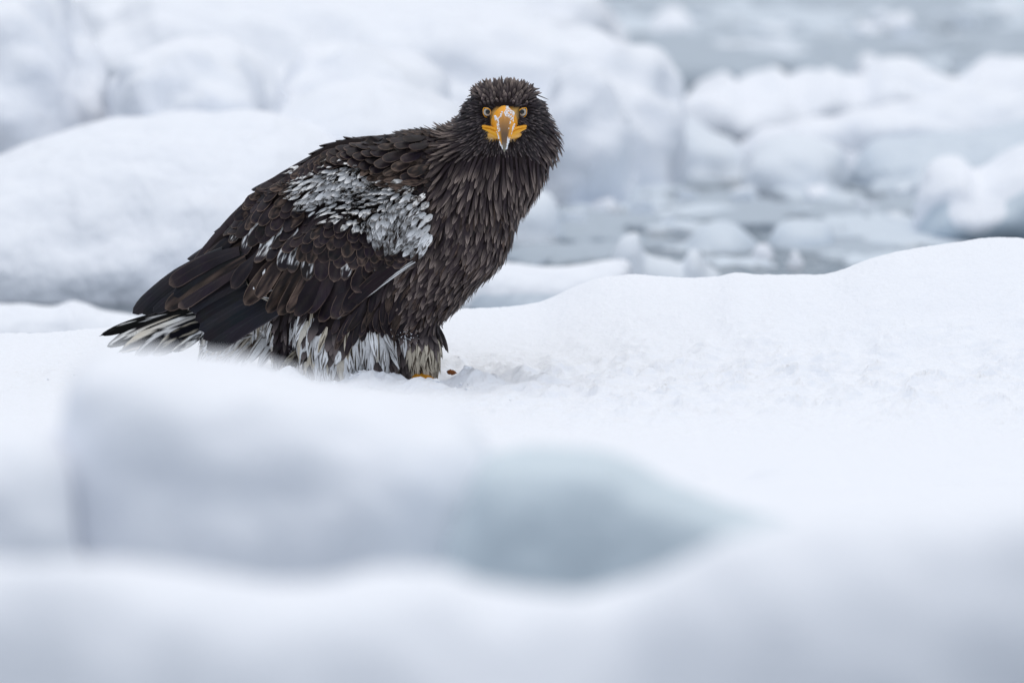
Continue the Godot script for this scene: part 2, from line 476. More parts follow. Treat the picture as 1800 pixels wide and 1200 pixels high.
func pan(called: String, label: String, px: float, py: float, w: float, dep: float, th: float, m: Material, group: String) -> void:
	# a thin irregular plate of ice floating at the water line
	var d := cfwd + cright * ((px - 900.0) / 20000.0) - cup * ((py - 600.0) / 20000.0)
	var c := eye + d * ((WATER - eye.y) / d.y)
	var n := 28
	var B := fresh()
	var k := rng.randf() * 100.0
	var rim := PackedVector3Array()
	for i in n:
		var t := TAU * i / n
		var r := 1.0 + 0.35 * nz2.get_noise_2d(cos(t) * 1.6 + k, sin(t) * 1.6) + 0.12 * nz2.get_noise_2d(cos(t) * 6.0 + k, sin(t) * 6.0)
		rim.append(Vector3(cos(t) * w * 0.5 * r, 0, sin(t) * dep * 0.5 * r))
	B.v.append(Vector3(0, th * 1.1, 0))
	for ring in [[0.55, 1.05], [0.9, 0.95], [1.0, 0.55], [1.03, -0.6]]:
		for i in n:
			var q: Vector3 = rim[i] * ring[0]
			q.y = th * ring[1] + (0.3 * th * nz2.get_noise_2d(q.x * 9.0 + k, q.z * 9.0) if ring[1] > 0.5 else 0.0)
			B.v.append(q)
	for i in n:
		var j := (i + 1) % n
		B.i.append_array([0, 1 + i, 1 + j])
		for r in 3:
			var a := 1 + r * n
			B.i.append_array([a + i, a + n + i, a + j, a + j, a + n + i, a + n + j])
	B.n = normals_of(B.v, B.i)
	for i in B.n.size():
		pass
	var o := commit(B, m, numbered(called), self)
	o.position = c
	o.rotation.y = rng.randf_range(-0.5, 0.5)
	tag(o, label, "ice pan", group)

func make_brash() -> void:
	var g := "thin ice pans on the open water"
	var lab := "thin pale ice pan floating flat on the open water"
	var spots := [[1545, 400, 0.34], [1500, 378, 0.3], [1570, 420, 0.26], [1600, 360, 0.24], [1330, 372, 0.3], [1250, 352, 0.22], [1190, 320, 0.26], [1150, 300, 0.2], [1260, 300, 0.28], [1420, 340, 0.26], [1100, 360, 0.24], [1160, 395, 0.2], [1080, 395, 0.26], [1010, 415, 0.3], [1000, 380, 0.2], [1040, 440, 0.24], [960, 450, 0.22], [1290, 372, 0.2], [1500, 440, 0.3], [1540, 455, 0.22], [1460, 360, 0.2], [1680, 405, 0.24], [1760, 408, 0.26], [1130, 335, 0.16], [1380, 310, 0.22], [1490, 325, 0.22], [1040, 345, 0.2], [1210, 270, 0.2], [1120, 275, 0.16], [1340, 395, 0.16], [1300, 460, 0.2], [1230, 372, 0.16], [1580, 305, 0.2]]
	for s in spots:
		pan("ice_pan", lab, s[0], s[1], s[2] * rng.randf_range(0.7, 1.1), s[2] * rng.randf_range(1.2, 3.0), rng.randf_range(0.004, 0.014), M.pan_ice if rng.randf() < 0.65 else M.grey_ice, g)
	g = "thin ice pans on the distant water"
	lab = "thin grey ice pan on the distant water beyond the bumpy row"
	for k in 46:
		var px := rng.randf_range(1130, 1850)
		var py := rng.randf_range(12, 128)
		pan("ice_pan", lab, px, py, rng.randf_range(0.25, 0.7), rng.randf_range(0.5, 2.2), rng.randf_range(0.01, 0.05), M.pan_ice if rng.randf() < 0.75 else M.grey_ice, g)
	g = "far lumps of drift ice"
	for f in [["white ice lump with a shaded side beyond the high slope", [[1120, 80], [1135, 40], [1165, 12], [1190, 8], [1215, 25], [1228, 60], [1235, 90]], -13.0],
			["far pale ice lump with a square shoulder on the distant water", [[1325, 70], [1335, 45], [1350, 36], [1370, 44], [1440, 40], [1480, 34], [1520, 46], [1540, 75]], -14.0],
			["small bright ice lump behind the dip in the bumpy row", [[1505, 125], [1515, 105], [1530, 100], [1545, 108], [1552, 128]], -11.0],
			["long low far floe with a dark foot on the distant water", [[1560, 60], [1600, 30], [1680, 22], [1760, 14], [1850, 10], [1950, 40]], -15.0],
			["far grey floe between the distant pans", [[1240, 110], [1270, 84], [1340, 74], [1400, 80], [1450, 110]], -12.0]]:
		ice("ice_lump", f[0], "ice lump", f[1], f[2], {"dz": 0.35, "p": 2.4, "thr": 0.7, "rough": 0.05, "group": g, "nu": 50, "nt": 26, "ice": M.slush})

func shard(label: String, group: String, px: float, py: float, w: float, h: float, up: float, m: Material) -> void:
	# an angular broken piece of ice: a box with its corners knocked about and its edges chamfered; up lifts it off the water line
	var d := cfwd + cright * ((px - 900.0) / 20000.0) - cup * ((py - 600.0) / 20000.0)
	var c := eye + d * ((WATER + up - eye.y) / d.y)
	var st := SurfaceTool.new()
	st.begin(Mesh.PRIMITIVE_TRIANGLES)
	st.set_smooth_group(-1)
	var cor := []
	for i in 8:
		var e := Vector3(1 if i & 1 else -1, 1 if i & 2 else -1, 1 if i & 4 else -1)
		e = e * Vector3(w * 0.5, h * 0.5, w * 0.4)
		if i & 2: e *= Vector3(0.75, 1.0, 0.75)
		cor.append(e * Vector3(rng.randf_range(0.65, 1.15), rng.randf_range(0.6, 1.3), rng.randf_range(0.65, 1.15)))
	for f in [[0, 1, 3, 2], [5, 4, 6, 7], [4, 0, 2, 6], [1, 5, 7, 3], [2, 3, 7, 6], [4, 5, 1, 0]]:
		# each side is raised a little at its middle, so that its facets differ
		var mid: Vector3 = (cor[f[0]] + cor[f[1]] + cor[f[2]] + cor[f[3]]) * 0.25
		mid *= rng.randf_range(1.0, 1.2)
		for e in 4:
			for v in [mid, cor[f[(e + 1) % 4]], cor[f[e]]]:
				st.add_vertex(v)
	st.generate_normals()
	var me := st.commit()
	me.surface_set_material(0, m)
	var o := MeshInstance3D.new()
	o.mesh = me
	o.name = numbered("ice_chunk")
	add_child(o)
	o.position = c + Vector3(0, h * 0.18, 0)
	o.rotation = Vector3(rng.randf_range(-0.3, 0.3), rng.randf() * 6.0, rng.randf_range(-0.3, 0.3))
	tag(o, label, "ice chunk", group)

func make_shards() -> void:
	rng.seed = 314
	var g := "angular ice chunks on the open water"
	for q in [[1140, 300, 0.12], [1185, 288, 0.09], [1232, 308, 0.13], [1290, 298, 0.1], [1345, 312, 0.14], [1400, 300, 0.1], [1452, 316, 0.12], [1505, 306, 0.16], [1560, 322, 0.1], [1590, 345, 0.08], [1060, 372, 0.09], [1128, 382, 0.11], [1172, 398, 0.07], [1010, 396, 0.1], [1210, 352, 0.08], [1310, 352, 0.09], [1440, 352, 0.1], [1520, 372, 0.08], [1575, 392, 0.07], [1080, 330, 0.1], [1240, 262, 0.14], [1480, 282, 0.16], [1650, 412, 0.08], [1720, 416, 0.07]]:
		shard("angular broken ice chunk floating on the open water", g, q[0], q[1], q[2] * 0.75, q[2] * 0.42, 0.0, M.slush if rng.randf() < 0.6 else M.far_snow)
	g = "angular ice chunks on the distant water"
	for k in 16:
		shard("angular broken ice chunk far out beyond the bumpy row", g, rng.randf_range(1190, 1790), rng.randf_range(22, 118), rng.randf_range(0.08, 0.2), rng.randf_range(0.05, 0.10), 0.0, M.slush if rng.randf() < 0.6 else M.far_snow)

func make_near_ice() -> void:
	var g := "ice blocks along the near edge of the floe"
	ice("ice_block", "big snowy ice block with a squared corner in front of the tail", "ice block", [[85, 1060], [98, 830], [112, 750], [132, 690], [160, 660], [215, 652], [300, 660], [400, 672], [500, 694], [600, 712], [690, 724], [770, 745], [830, 775], [870, 850], [890, 1060]], 7.2, {"dz": 0.16, "dzb": 0.7, "p": 3.4, "thr": -1.0, "under": 0.12, "rough": 0.035, "lumpy": 1.5, "base": 0.2, "snow": M.snow, "group": g, "bunch": false, "scale": 0.6, "nu": 110, "nt": 60})
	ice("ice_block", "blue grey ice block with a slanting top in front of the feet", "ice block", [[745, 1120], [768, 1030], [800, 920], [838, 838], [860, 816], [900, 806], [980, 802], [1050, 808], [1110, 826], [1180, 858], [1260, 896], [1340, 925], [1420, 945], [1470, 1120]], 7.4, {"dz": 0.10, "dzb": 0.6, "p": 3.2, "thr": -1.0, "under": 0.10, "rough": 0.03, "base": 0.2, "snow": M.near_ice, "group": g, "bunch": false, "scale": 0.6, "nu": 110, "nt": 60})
	ice("ice_block", "lower snowy ice block beside the big squared block", "ice block", [[-160, 1050], [-120, 800], [-60, 770], [0, 762], [60, 765], [100, 790], [130, 860], [150, 1050]], 7.3, {"dz": 0.16, "dzb": 0.6, "p": 3.0, "thr": -1.0, "under": 0.12, "rough": 0.03, "base": 0.25, "snow": M.snow, "group": g, "bunch": false, "scale": 0.6})
	ice("snow_bank", "pale snow bank heaped along the foot of the two near blocks", "snow bank", [[-300, 1000], [-100, 985], [20, 990], [110, 985], [200, 990], [260, 1000], [330, 1010], [400, 1022], [500, 1032], [600, 1024], [700, 1012], [770, 1016], [850, 1044], [960, 1052], [1060, 1045], [1130, 1020], [1200, 985], [1280, 948], [1360, 928], [1450, 918], [1600, 905], [1800, 890], [2000, 880], [2200, 1000]], 9.2, {"dz": 0.24, "dzb": 0.5, "p": 2.7, "thr": -1.0, "rough": 0.04, "base": -0.3, "snow": M.snow, "group": g, "bunch": false, "nu": 160, "scale": 0.7})

# ------------------------------------------------------------------ the eagle
var ka := PackedVector3Array()      # bones of the body: tapered capsules
var kba := PackedVector3Array()
var kinv := PackedFloat32Array()
var kr := PackedFloat32Array()
var kdr := PackedFloat32Array()

func bone(x0: float, y0: float, z0: float, r0: float, x1: float, y1: float, z1: float, r1: float) -> void:
	var a := P(x0, y0, z0 * 0.001)
	var b := P(x1, y1, z1 * 0.001)
	ka.append(a)
	kba.append(b - a)
	kinv.append(1.0 / maxf((b - a).length_squared(), 1e-9))
	kr.append(r0 * 0.001)
	kdr.append((r1 - r0) * 0.001)

func sd(p: Vector3) -> float:
	var d := 1e3
	for i in ka.size():
		var q := p - ka[i]
		var h := clampf(q.dot(kba[i]) * kinv[i], 0.0, 1.0)
		var e := (q - kba[i] * h).length() - kr[i] - kdr[i] * h
		var k := maxf(0.03 - absf(d - e), 0.0)
		d = minf(d, e) - k * k * 8.3333
	return d

func grad(p: Vector3) -> Vector4:
	# outward direction and distance
	var e := 0.003
	var a := sd(p + Vector3(e, -e, -e))
	var b := sd(p + Vector3(-e, -e, e))
	var c := sd(p + Vector3(-e, e, -e))
	var d := sd(p + Vector3(e, e, e))
	var n := (Vector3(1, -1, -1) * a + Vector3(-1, -1, 1) * b + Vector3(-1, 1, -1) * c + Vector3(1, 1, 1) * d).normalized()
	return Vector4(n.x, n.y, n.z, (a + b + c + d) * 0.25)

func front(px: float, py: float) -> Vector3:
	# the point of the body under a pixel, found along the line of sight
	var p := P(px, py, 0.3)
	var dir := (p - eye).normalized()
	for i in 60:
		var d := sd(p)
		if d < 0.0004: return p
		p += dir * d
		if p.z < -0.35: break
	# the line of sight passes over the back: take the nearest point of the body
	p = P(px, py, 0.0)
	for i in 4:
		var g := grad(p)
		p -= Vector3(g.x, g.y, g.z) * g.w
	return p

func surface_nets(cell: float) -> Dictionary:
	var lo := Vector3(1e3, 1e3, 1e3)
	var hi := -lo
	for i in ka.size():
		for s in [0.0, 1.0]:
			var c: Vector3 = ka[i] + kba[i] * s
			var r: float = kr[i] + kdr[i] * s + 0.03
			lo = lo.min(c - Vector3.ONE * r)
			hi = hi.max(c + Vector3.ONE * r)
	var nx := int((hi.x - lo.x) / cell) + 2
	var ny := int((hi.y - lo.y) / cell) + 2
	var nzz := int((hi.z - lo.z) / cell) + 2
	var val := PackedFloat32Array()
	val.resize(nx * ny * nzz)
	var at := 0
	for k in nzz:
		for j in ny:
			var i := 0
			while i < nx:
				var d := sd(lo + Vector3(i, j, k) * cell)
				val[at + i] = d
				var skip := int(absf(d) / cell) - 1      # far from the surface: fill ahead
				i += 1
				while skip > 0 and i < nx:
					val[at + i] = d
					skip -= 1
					i += 1
			at += nx
	var B := fresh()
	var id := PackedInt32Array()
	id.resize(val.size())
	id.fill(-1)
	var sx := 1
	var sy := nx
	var sz := nx * ny
	var corner := [0, sx, sy, sx + sy, sz, sx + sz, sy + sz, sx + sy + sz]
	var cpos := [Vector3(0, 0, 0), Vector3(1, 0, 0), Vector3(0, 1, 0), Vector3(1, 1, 0), Vector3(0, 0, 1), Vector3(1, 0, 1), Vector3(0, 1, 1), Vector3(1, 1, 1)]
	var edges := [[0, 1], [2, 3], [4, 5], [6, 7], [0, 2], [1, 3], [4, 6], [5, 7], [0, 4], [1, 5], [2, 6], [3, 7]]
	for k in nzz - 1:
		for j in ny - 1:
			for i in nx - 1:
				var c := i + j * sy + k * sz
				var m := 0
				for q in 8:
					if val[c + corner[q]] < 0.0: m += 1
				if m == 0 or m == 8: continue
				var s := Vector3.ZERO
				var n := 0
				for e in edges:
					var va := val[c + corner[e[0]]]
					var vb := val[c + corner[e[1]]]
					if (va < 0.0) != (vb < 0.0):
						s += cpos[e[0]].lerp(cpos[e[1]], va / (va - vb))
						n += 1
				id[c] = B.v.size()
				var p: Vector3 = lo + (Vector3(i, j, k) + s / n) * cell
				var g := grad(p)
				p -= Vector3(g.x, g.y, g.z) * g.w
				B.v.append(p)
				B.n.append(Vector3(g.x, g.y, g.z))
	for k in range(1, nzz - 1):
		for j in range(1, ny - 1):
			for i in range(1, nx - 1):
				var c := i + j * sy + k * sz
				var inn := val[c] < 0.0
				for ax in 3:
					var step: int = [sx, sy, sz][ax]
					if (val[c + step] < 0.0) == inn: continue
					var u: int = [sy, sz, sx][ax]
					var w: int = [sz, sx, sy][ax]
					var q := [id[c], id[c - u], id[c - u - w], id[c - w]]
					if q.min() < 0: continue
					if inn: B.i.append_array([q[0], q[2], q[1], q[0], q[3], q[2]])
					else: B.i.append_array([q[0], q[1], q[2], q[0], q[2], q[3]])
	return B

# ---- one feather: a thin, cambered vane along a spine
const TS := [0.0, 0.12, 0.28, 0.45, 0.62, 0.76, 0.87, 0.95, 1.0]
const TS_FINE := [0.0, 0.08, 0.16, 0.24, 0.32, 0.40, 0.48, 0.56, 0.64, 0.72, 0.79, 0.86, 0.92, 0.97, 1.0]
const SS := [-1.0, -0.86, -0.42, 0.0, 0.42, 0.86, 1.0]
const SS_FINE := [-1.0, -0.86, -0.68, -0.5, -0.3, -0.12, 0.0, 0.12, 0.3, 0.5, 0.68, 0.86, 1.0]
const SS_THIN := [-1.0, 0.0, 1.0]

func vane_width(shape: int, t: float) -> float:
	match shape:
		0: # rounded covert
			return pow(minf(1.0, t * 2.2 + 0.25), 0.8) * (sqrt(maxf(0.0, 1.0 - pow(maxf(0.0, (t - 0.62) / 0.38), 2.2))) if t > 0.62 else 1.0)
		1: # lance shaped hackle
			return (0.45 + 0.55 * sin(minf(t * 1.25, 1.0) * PI * 0.5)) * pow(maxf(0.0, 1.0 - pow(t, 3.2)), 0.75)
		2: # long flight feather
			return minf(1.0, 0.55 + t * 0.9) * (sqrt(maxf(0.0, 1.0 - pow(maxf(0.0, (t - 0.84) / 0.16), 2.0))) if t > 0.84 else 1.0)
		3: # blunt breast feather with a short point
			return pow(minf(1.0, t * 1.9 + 0.3), 0.8) * pow(maxf(0.0, 1.0 - pow(t, 4.5)), 0.8)
		4: # ragged rectrix
			return minf(1.0, 0.5 + t * 0.8) * (pow(maxf(0.0, 1.0 - pow((t - 0.7) / 0.3, 2.0)), 0.6) if t > 0.7 else 1.0)
	return 1.0

const DARK := Color(0.036, 0.0262, 0.0295)
const FRINGE := Color(0.22, 0.155, 0.12)
const PALE := Color(0.46, 0.365, 0.315)
const WHITE := Color(0.96, 0.96, 0.96)
const CREAM := Color(0.56, 0.50, 0.40)
const BLUEBLACK := Color(0.0135, 0.0145, 0.020)

func vane_color(pat: int, s: float, t: float, k: float, tint: float) -> Color:
	# s across (-1..1), t along, k a number of this feather's own
	var a := absf(s)
	var c := DARK
	match pat:
		0: # dark covert with a thin pale rim
			c = Color(0.0140, 0.0108, 0.0150).lerp(Color(0.033, 0.0240, 0.0275), 0.5 + 0.5 * nz2.get_noise_2d(k * 7.1, t * 1.5))
			var e := maxf(ss(0.86, 1.0, a) * ss(0.35, 0.7, t), ss(0.93, 1.0, t))
			c = c.lerp(FRINGE, e * (0.7 + 0.3 * sin(k * 3.3)))
			if a < 0.05: c = c.lerp(Color(0.05, 0.04, 0.036), 0.35)
		1: # hackle: dark root, greyish brown tip
			c = DARK.lerp(PALE, ss(0.4, 0.98, t) * (0.28 + 0.6 * a) * (0.55 + 0.45 * sin(k * 5.1)))
			if a < 0.3: c = c.lerp(Color(0.13, 0.105, 0.095), (0.35 + 0.35 * sin(k * 2.3)) * ss(0.25, 0.85, t))
		2: # white, streaked with brown
			var n := 0.7 * nz2.get_noise_3d(s * 2.2 + k * 13.0, t * 1.4, k * 3.0) + 0.55 * nz2.get_noise_3d(s * 6.0 + k * 3.0, t * 3.5, k)
			var w := ss(-0.22, -0.02, n + tint)
			if t > 0.85 and fmod(k * 17.0, 1.0) > 0.55: w *= 0.2
			if absf(s) > 0.8 and fmod(k * 29.0, 1.0) > 0.7: w *= 0.3
			c = Color(0.045, 0.034, 0.028).lerp(WHITE, w)
		3: # leg plumes: white and cream, brown streaks
			var n := nz2.get_noise_3d(s * 1.6 + k * 9.0, t * 0.8, k * 5.0)
			c = WHITE.lerp(CREAM, clampf(0.5 + 0.9 * sin(k * 4.0) + tint, 0.0, 1.0))
			c = c.lerp(Color(0.07, 0.05, 0.037), ss(0.12, 0.3, n + tint * 0.4))
		4: # tail feather: black, white and cream in long ragged streaks
			var n := nz2.get_noise_3d(s * 1.3 + k * 11.0, t * 1.8, k * 3.0) + 0.45 * nz2.get_noise_3d(s * 5.0 + k, t * 6.0, k)
			c = WHITE.lerp(CREAM, 0.5 + 0.5 * sin(k * 9.0 + t * 3.0)).lerp(Color(0.014, 0.0125, 0.0145), ss(-0.12, 0.04, n + tint + 0.22))
		5: # flight feather, blue black
			c = BLUEBLACK.lerp(Color(0.022, 0.019, 0.022), 0.5 + 0.5 * nz2.get_noise_2d(k * 5.0, t * 2.0))
			c = c.lerp(Color(0.095, 0.085, 0.09), ss(0.86, 1.0, a))
			if a < 0.05: c = c.lerp(Color(0.035, 0.032, 0.035), 0.5)
		6: # worn brown feather
			var n := nz2.get_noise_3d(s * 1.2 + k * 5.0, t * 2.2, k)
			c = Color(0.022, 0.0165, 0.0165).lerp(Color(0.125, 0.086, 0.068), clampf(0.34 + 0.9 * n + tint, 0.0, 1.0))
			c = c.lerp(FRINGE, maxf(ss(0.88, 1.0, a) * ss(0.3, 0.6, t), ss(0.95, 1.0, t)) * 0.8)
		7: # dark covert with a white root
			var n := nz2.get_noise_3d(s * 2.2 + k * 9.0, t * 3.0, k)
			c = Color(0.026, 0.021, 0.022).lerp(WHITE, ss(0.62, 0.42, t + 0.35 * n + tint))
			c = c.lerp(FRINGE, maxf(ss(0.88, 1.0, a) * ss(0.4, 0.7, t), ss(0.94, 1.0, t)) * 0.6)
		8: # sooty face and soft dark down
			c = Color(0.032, 0.0265, 0.029).lerp(Color(0.19, 0.155, 0.148), ss(0.35, 1.0, t) * (0.45 + 0.45 * sin(k * 7.0)))
		9: # alula edge: white outer web
			var n := nz2.get_noise_3d(s * 3.0, t * 6.0, k)
			c = Color(0.03, 0.026, 0.027).lerp(WHITE, ss(-0.1, 0.15, n * 0.8 - absf(t - 0.25) * 1.3 + 0.30))
	return c * (1.0 + 0.28 * sin(k * 12.7))

func vane(B: Dictionary, pts: PackedVector3Array, nrm: PackedVector3Array, width: float, shape: int, pat: int, k: float, tint := 0.0, detail := 1, camber := 0.22, ragged := 0.0) -> void:
	var ts: Array = TS_FINE if detail == 2 else TS
	var sl: Array = SS_FINE if detail == 2 else (SS if detail == 1 else SS_THIN)
	var n0: int = B.v.size()
	var last := pts.size() - 1
	var cols := sl.size()
	var total := pts[0].distance_to(pts[last])
	for r in ts.size():
		var t: float = ts[r]
		var f := t * last
		var i0 := mini(int(f), last - 1)
		var p := pts[i0].lerp(pts[i0 + 1], f - i0)
		var tan := (pts[mini(i0 + 1, last)] - pts[i0])
		if f - i0 > 0.5 and i0 + 2 <= last: tan += pts[i0 + 2] - pts[i0 + 1]
		tan = tan.normalized()
		var n := nrm[i0].lerp(nrm[i0 + 1], f - i0).normalized()
		var b := n.cross(tan).normalized()
		n = tan.cross(b)
		var w := width * 0.5 * vane_width(shape, t)
		for s in sl:
			var push := 0.0
			if ragged > 0.0 and t > 0.55:
				push = ragged * total * nz2.get_noise_2d(s * 5.0 + k * 31.0, k) * (t - 0.55) * 2.0
			var sag: float = s * s * w * camber
			B.v.append(p + b * (s * w) - n * sag + tan * push)
			var nn: Vector3 = (n + b * (s * camber * 1.6)).normalized()
			B.n.append(nn)
			B.c.append(vane_color(pat, s, t, k, tint))
			B.u.append(Vector2(absf(s) * 0.35 + k, t * 1.6 + k * 0.37))
	for r in ts.size() - 1:
		for c in cols - 1:
			var q := n0 + r * cols + c
			B.i.append_array([q, q + 1, q + cols, q + 1, q + cols + 1, q + cols])

func lay(B: Dictionary, root: Vector3, dir: Vector3, length: float, width: float, l0: float, l1: float, shape: int, pat: int, k: float, tint := 0.0, detail := 1, camber := 0.22) -> void:
	# a feather that follows the body from its root along dir, its tip standing off by l1
	var pts := PackedVector3Array()
	var nrm := PackedVector3Array()
	var p := root
	var d := dir
	var steps := 4
	for i in steps + 1:
		var g := grad(p)
		var n := Vector3(g.x, g.y, g.z)
		p -= n * g.w
		var t := float(i) / steps
		d = (d - n * d.dot(n)).normalized()
		pts.append(p + n * (l0 + (l1 - l0) * pow(t, 1.4)))
		nrm.append(n)
		p += d * length / steps
	vane(B, pts, nrm, width, shape, pat, k, tint, detail, camber, 0.22 if pat == 3 else 0.0)

func quill(B: Dictionary, r: Array, t: Array, width: float, shape: int, pat: int, k: float, bend := 0.0, nrm := Vector3(-0.15, 0.35, 1.0), tint := 0.0, detail := 2, ragged := 0.0) -> void:
	# a long feather between two points given as [px, py, z in mm]; bend bows it upwards (in px)
	var a := P(r[0], r[1], r[2] * 0.001)
	var b := P(t[0], t[1], t[2] * 0.001)
	var side := (b - a).cross(nrm).normalized()
	if side.y < 0: side = -side
	var pts := PackedVector3Array()
	var ns := PackedVector3Array()
	for i in 7:
		var f := i / 6.0
		pts.append(a.lerp(b, f) + side * bend * 0.001 * sin(f * PI))
		ns.append(nrm.normalized())
	vane(B, pts, ns, width * 0.001, shape, pat, k, tint, detail, 0.34 if pat == 5 else 0.18, ragged)

func pxdir(dx: float, dy: float, dz := 0.0) -> Vector3:
	return cright * dx - cup * dy + Vector3(0, 0, dz)

func pcurve(c: Array, s: float) -> Vector2:
	var f := s * (c.size() - 1)
	var i := mini(int(f), c.size() - 2)
	return Vector2(c[i][0], c[i][1]).lerp(Vector2(c[i + 1][0], c[i + 1][1]), f - i)

func ball(B: Dictionary, c: Vector3, r: Vector3, col: Color, bump := 0.0, n := 10, basis_ := Basis()) -> void:
	var n0: int = B.v.size()
	var m := n * 2
	for j in n + 1:
		for i in m + 1:
			var th := PI * j / n
			var ph := TAU * i / m
			var d := Vector3(sin(th) * cos(ph), cos(th), sin(th) * sin(ph))
			var q := 1.0 + bump * nz2.get_noise_3d(d.x * 1.8 + c.x * 500.0, d.y * 1.8 + c.y * 500.0, d.z * 1.8 + c.z * 300.0)
			B.v.append(c + basis_ * (d * r * q))
			B.n.append((basis_ * (d / r)).normalized())
			B.c.append(col)
	for j in n:
		for i in m:
			var k := n0 + j * (m + 1) + i
			B.i.append_array([k, k + m + 1, k + 1, k + 1, k + m + 1, k + m + 2])

func tube(B: Dictionary, pts: Array, radii: Array, col: Color, m := 10, flat := 1.0) -> void:
	var n0: int = B.v.size()
	for i in pts.size():
		var a: Vector3 = pts[maxi(i - 1, 0)]
		var b: Vector3 = pts[mini(i + 1, pts.size() - 1)]
		var t := (b - a).normalized()
		var u := t.cross(Vector3(0.3, 0.2, 1)).normalized() if absf(t.z) < 0.9 else t.cross(Vector3.UP).normalized()
		var w := u.cross(t)
		for j in m + 1:
			var an := TAU * j / m
			var d := u * cos(an) + w * sin(an) * flat
			B.v.append(pts[i] + d * radii[i])
			B.n.append(d.normalized())
			B.c.append(col)
	for i in pts.size() - 1:
		for j in m:
			var k := n0 + i * (m + 1) + j
			B.i.append_array([k, k + 1, k + m + 1, k + 1, k + m + 2, k + m + 1])

const PATCH := [[505, 302], [560, 292], [612, 286], [632, 300], [640, 322], [690, 328], [722, 340], [738, 360], [747, 400], [748, 432], [720, 436], [690, 430], [650, 414], [615, 400], [585, 388], [555, 376], [528, 352], [512, 326]]
const WING := [[752, 330], [755, 430], [728, 462], [590, 566], [430, 535], [280, 550], [300, 505], [345, 440], [430, 340], [500, 285], [600, 240], [700, 232], [760, 236]]

func make_eagle() -> void:
	rng.seed = 41
	var bones := [
		[340, 505, -70, 30, 430, 455, -45, 55], [430, 455, -45, 55, 520, 405, -20, 84], [520, 405, -20, 84, 620, 348, 5, 96], [620, 348, 5, 96, 740, 322, 30, 86], [740, 322, 30, 86, 800, 318, 45, 80],
		[800, 320, 45, 76, 858, 298, 55, 74], [850, 305, 60, 86, 790, 400, 55, 102], [790, 400, 55, 102, 725, 470, 35, 98], [725, 470, 35, 98, 640, 520, 10, 85],
		[874, 280, 60, 79, 886, 240, 80, 66], [864, 195, 78, 42, 908, 195, 78, 42], [886, 212, 86, 50, 886, 226, 86, 48], [850, 230, 76, 34, 846, 252, 62, 37], [926, 232, 76, 36, 934, 252, 60, 42],
		[838, 179, 118, 5, 866, 189, 134, 4], [936, 179, 118, 5, 908, 189, 134, 4],
		[715, 370, 95, 48, 600, 430, 95, 56], [600, 430, 95, 56, 480, 480, 50, 46], [700, 350, -50, 55, 560, 390, -85, 55], [560, 390, -85, 55, 430, 460, -110, 40],
		[625, 530, 70, 60, 612, 605, 75, 50], [560, 600, 70, 30, 566, 645, 72, 26], [612, 605, 75, 44, 612, 645, 75, 38], [655, 600, 75, 30, 664, 645, 72, 24],
		[722, 560, 60, 42, 740, 610, 64, 27], [738, 610, 64, 27, 744, 648, 66, 24], [555, 550, 40, 38, 560, 590, 50, 34], [700, 590, 35, 30, 702, 645, 40, 20], [505, 550, 10, 40, 500, 632, 10, 20], [470, 530, -30, 48, 385, 605, -40, 28]]
	for b in bones:
		bone(b[0], b[1], b[2], b[3], b[4], b[5], b[6], b[7])
	var at := Vector3(-0.25, 0.0, 0.03)
	var root := base("eagle", at)
	tag(root, "dark brown eagle with white shoulder patch and orange bill standing on the snow", "eagle")
	var body := surface_nets(0.0105)
	var skin := PackedColorArray()
	for p in body.v:
		var q := pix(p)
		var c := Color(0.016, 0.013, 0.014)
		if p.z > 0.05 and q.y < 260 and q.y > 170:
			var dx := absf(q.x - 886.5)
			# bare skin of the lores between the eyes and the bill
			if q.y < 243 and q.y > 187 + dx * 0.28 and dx < 26 - 4.0 * exp(-pow((q.y - 215) / 7.0, 2.0)): c = Color(0.80, 0.42, 0.07).lerp(Color(0.76, 0.58, 0.32), clampf(0.4 + 1.2 * nz2.get_noise_2d(q.x * 0.12, q.y * 0.08), 0, 1))
		elif q.y > 600 and q.x > 530 and q.x < 690: c = Color(0.45, 0.42, 0.38)
		skin.append(c)
	var tri: PackedInt32Array = body.i
	var bv: PackedVector3Array = body.v.duplicate()
	var bn: PackedVector3Array = body.n.duplicate()
	body.c = skin
	commit(body, M.down, "body", root, at)
	contour_feathers(root, at, bv, bn, tri)
	make_wing(root, at)
	make_tail(root, at)
	make_head(root, at)
	make_feet(root, at)

